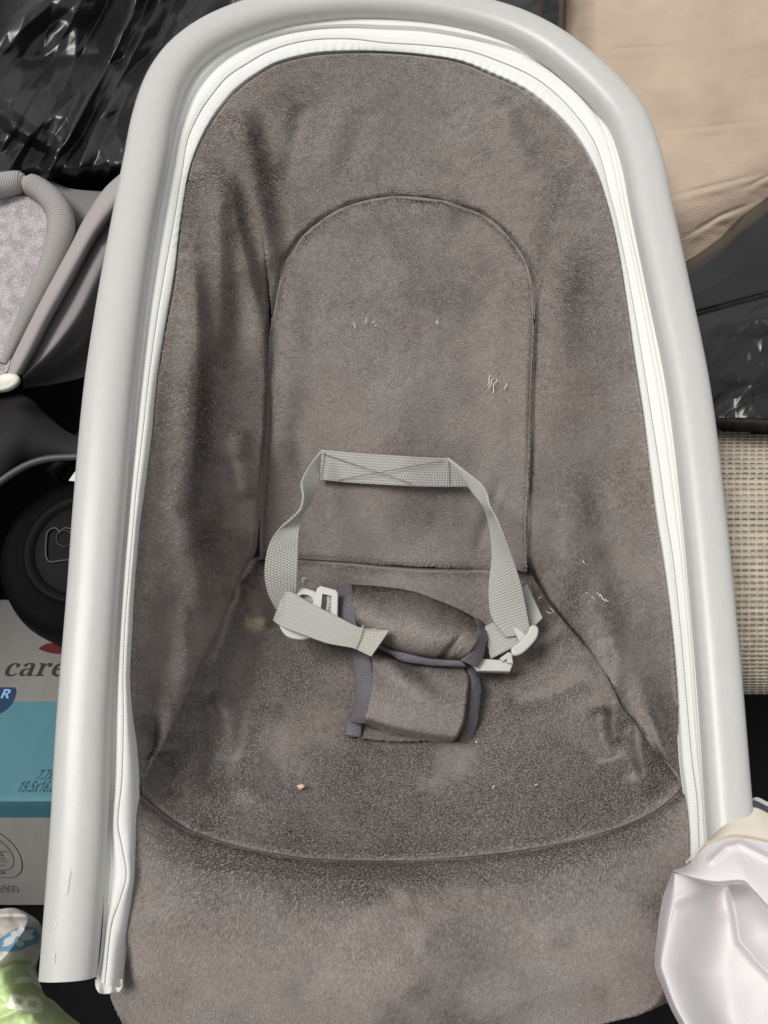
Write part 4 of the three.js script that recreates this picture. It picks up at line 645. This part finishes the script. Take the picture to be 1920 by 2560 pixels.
{
  const pack = thing('nappy_pack', 'white and pale green plastic nappy pack with a blue flower badge and BY lettering', 'nappy pack', LV(40, 2450, -0.15));
  const right = spline([[60, 2278], [96, 2303], [107, 2336], [101, 2380], [90, 2418], [98, 2450], [110, 2485], [137, 2504], [165, 2532], [203, 2562], [250, 2600], [280, 2640]]);
  const pix = coons(spline([[-190, 2330], [-60, 2285], [0, 2273], [34, 2270], [60, 2278]]), spline([[-190, 2660], [280, 2640]]), spline([[-190, 2330], [-190, 2660]]), right);
  const tex = filmPrint(pix, 1200, 1000, (c, at, W, H, frame) => {
    c.fillStyle = '#d8d0c8'; c.fillRect(0, 0, W, H);
    const path = (pts) => { c.beginPath(); pts.forEach((p, i) => (i ? c.lineTo(...at(...p)) : c.moveTo(...at(...p)))); c.closePath(); };
    const green = spline([[-200, 2450], [0, 2422], [30, 2404], [65, 2396], [110, 2408]]), edge = Array.from({ length: 40 }, (_, i) => at(...green(i / 39)));
    c.fillStyle = '#c3d89a'; c.beginPath(); edge.forEach((p, i) => (i ? c.lineTo(...p) : c.moveTo(0, p[1]))); c.lineTo(W, edge[39][1]); c.lineTo(W, H); c.lineTo(0, H); c.closePath(); c.fill();
    c.fillStyle = '#7ea7c2'; path(smoothLoop([[-40, 2372], [0, 2346], [40, 2321], [72, 2315], [92, 2326], [100, 2346], [90, 2360], [70, 2366], [45, 2377], [10, 2379], [-20, 2376]], 8)); c.fill();
    c.fillStyle = '#e3e6e8'; for (const [u, v, rx, ry, a] of [[52, 2331, 10, 15, 0.5], [70, 2332, 17, 7, -0.5], [68, 2343, 17, 7, -0.15], [50, 2358, 10, 9, 0.5], [24, 2349, 18, 7, -0.5], [20, 2359, 16, 5, -0.45], [36, 2334, 9, 7, -0.4]]) { c.save(); frame(u, v); c.beginPath(); c.ellipse(0, 0, rx, ry, a, 0, 7); c.fill(); c.restore(); }
    c.fillStyle = '#8aa0ae'; c.save(); frame(43, 2345); c.beginPath(); c.ellipse(0, 0, 6, 4, -0.3, 0, 7); c.fill(); c.restore();
    c.fillStyle = '#f6f9e2'; const letter = (t, u, v, px, turn, sq) => { c.save(); frame(u, v); c.rotate(turn); c.scale(sq, 1); c.font = `bold ${px}px sans-serif`; c.fillText(t, 0, 0); c.restore(); };
    letter('B', 103, 2541, 130, -1.44, 0.60); letter('Y', 92, 2487, 104, -1.22, 0.52); letter('A', 108, 2625, 130, -1.48, 0.62);
  });
  const seam = [[-60, 2440], [0, 2420], [40, 2402], [80, 2404], [95, 2420]], seam2 = [[-60, 2300], [10, 2292], [70, 2292]], seam3 = [[112, 2490], [60, 2520], [0, 2545]];
  const g = gridGeometry(110, 130, (s, t) => { const [u, v] = pix(s, t), q = (a) => sstep(0, a, Math.min(1 - s, t)), [d] = linesDistance(seam, u, v), [d2] = linesDistance(seam2, u, v), [d3] = linesDistance(seam3, u, v);
    let h = -0.060 + 0.050 * q(0.35) ** 0.6 - 0.006 * Math.exp(-((d / 8) ** 2)) - 0.003 * Math.exp(-((d2 / 5) ** 2)) + 0.004 * Math.exp(-((d3 / 12) ** 2)) + 0.004 * fbm(u / 50, v / 50, 51, 3) + 0.002 * creased(u / 30, v / 34, 52);
    const p = L(u, v, h); return [p[0], p[1], p[2], s, 1 - t]; }, false, true);
  part('printed_film', g, std({ color: rgb(1, 1, 1), map: tex, roughness: 0.42 }), pack);
}
// ------------------------------------------------------------------ white cloth bag in front on the right
{
  const K = spline, bag = thing('cloth_bag', 'white open cloth bag with beige hem and navy stripe in the lower right corner', 'cloth bag', LV(1820, 2400, -0.1));
  const white = new THREE.MeshPhysicalMaterial({ side: THREE.DoubleSide, color: rgb(0.74, 0.705, 0.72), roughness: 1, specularIntensity: 0.2, bumpMap: tiled(cotton, 16, 16), bumpScale: 0.0006 }), hemC = std({ color: rgb(0.72, 0.665, 0.575), roughness: 0.9, bumpMap: tiled(cotton, 24, 24), bumpScale: 0.0002 }), navy = std({ color: rgb(0.075, 0.095, 0.11), roughness: 0.85 });
  const rimO = [[1681, 2177], [1657, 2245], [1644, 2323], [1637, 2414], [1651, 2458], [1676, 2520], [1700, 2565], [1740, 2640]], rimI = [[1687, 2183], [1686, 2250], [1673, 2320], [1656, 2410], [1668, 2455], [1690, 2515], [1714, 2560], [1754, 2636]];
  part('rim', gridGeometry(16, 120, (s, t) => { const p = across(K(rimO), K(rimI))(s, t); return L(p[0], p[1], lerp(0.004, 0.030, Math.sin(s * Math.PI / 2)) - 0.0015 * Math.sin(t * 22)); }, false, true), white, bag);
  part('outer_side', gridGeometry(16, 80, (s, t) => { const p = K(rimO)(t); return L(p[0] + 26 * s, p[1] + 6 * s, lerp(0.004, -0.12, s)); }, false, true), white, bag);
  const fo = [[1823, 2212], [1838, 2280], [1850, 2352], [1890, 2400], [1940, 2450], [2010, 2520]], sh = [[1690, 2250], [1740, 2230], [1800, 2210]];
  part('back_panel', gridGeometry(150, 170, (s, t) => {
    const p = coons(K([[1687, 2180], [1740, 2190], [1792, 2200], [1861, 2200], [1940, 2280], [2060, 2380]]), K([[1754, 2636], [2060, 2660]]), K(rimI), K([[2060, 2380], [2060, 2660]]))(s, t), [u, v] = p, [d] = linesDistance(fo, u, v), [d2] = linesDistance(sh, u, v);
    let h = 0.030 - 0.040 * sstep(0, 0.35, s) * sstep(-0.05, 0.4, t + 0.1) + 0.010 * sstep(0.3, 1, t) - 0.02 * sstep(0.2, 0, t) * sstep(0.05, 0.3, s);
    h += (d < 0 ? 0.016 * Math.exp(d / 70) : 0.016 * Math.exp(-((d / 12) ** 2))) * sstep(2190, 2260, v);
    h += 0.004 * Math.exp(-((d2 / 18) ** 2)) + 0.003 * fbm(u / 90, v / 90, 61, 2) * sstep(0.05, 0.2, s) + 0.0011 * creased(u / 46, v / 60, 62) * sstep(0.05, 0.2, s); return L(u, v, h); }, false, true), white, bag);
  const lip = [[1682, 2178], [1740, 2199], [1792, 2212], [1861, 2211], [1885, 2234], [1920, 2275], [2060, 2400]], seamL = [[1684, 2175], [1717, 2163], [1760, 2119], [1807, 2100], [1845, 2094], [1920, 2107], [2060, 2150]];
  const bumpFold = [[1780, 2150], [1815, 2118], [1850, 2110], [1930, 2150]];
  part('front_panel', gridGeometry(110, 60, (s, t) => { const p = across(K(seamL), K(lip))(t, s), [d] = linesDistance(bumpFold, ...p); return L(p[0], p[1], 0.020 + 0.022 * Math.sin(t * Math.PI / 2) - 0.006 * sstep(0.9, 1, t) + 0.0035 * Math.exp(-((d / 9) ** 2)) + 0.004 * sstep(0.1, 0.6, s)); }, false, false), white, bag);
  const top = [[1717, 2163], [1745, 2131], [1770, 2101], [1820, 2041], [1848, 2025], [1886, 2017], [1920, 2031], [2060, 2090]];
  part('hem_band', gridGeometry(90, 40, (s, t) => { const p = across(K(top), K(seamL.slice(1)))(t, s); return L(p[0], p[1], 0.004 + 0.017 * Math.sin(t * Math.PI / 2) + 0.002 * Math.sin(s * 9) * Math.sin(Math.PI * t)); }, false, false), hemC, bag);
  part('navy_stripe', gridGeometry(60, 12, (s, t) => { const p = across(K([[1822, 2040], [1868, 2006], [1887, 2001], [1920, 2016], [2060, 2072]]), K([[1818, 2046], [1848, 2026], [1886, 2018], [1920, 2032], [2060, 2091]]))(t, s); return L(p[0], p[1], -0.004 + 0.009 * t); }, false, false), navy, bag);
  part('white_edge', gridGeometry(60, 8, (s, t) => { const p = across(K([[1866, 2006], [1890, 1993], [1920, 2005], [2060, 2055]]), K([[1866, 2008], [1887, 2002], [1920, 2017], [2060, 2073]]))(t, s); return L(p[0], p[1], -0.010 + 0.006 * t); }, false, false), white, bag);
  const zig = []; const zs = K(seamL.slice(1)); for (let i = 0; i <= 90; i++) { const p = zs(i / 90 * 0.8), off = (i % 2 ? -4 : 3) - 5; zig.push(LV(p[0] + off * 0.4, p[1] + off, 0.0222)); }
  part('zigzag_stitching', new THREE.TubeGeometry(new THREE.CatmullRomCurve3(zig, false, 'catmullrom', 0.1), 360, 0.0003, 5), std({ color: rgb(0.60, 0.52, 0.40), roughness: 0.9 }), bag);
}

renderer.render(scene, camera);
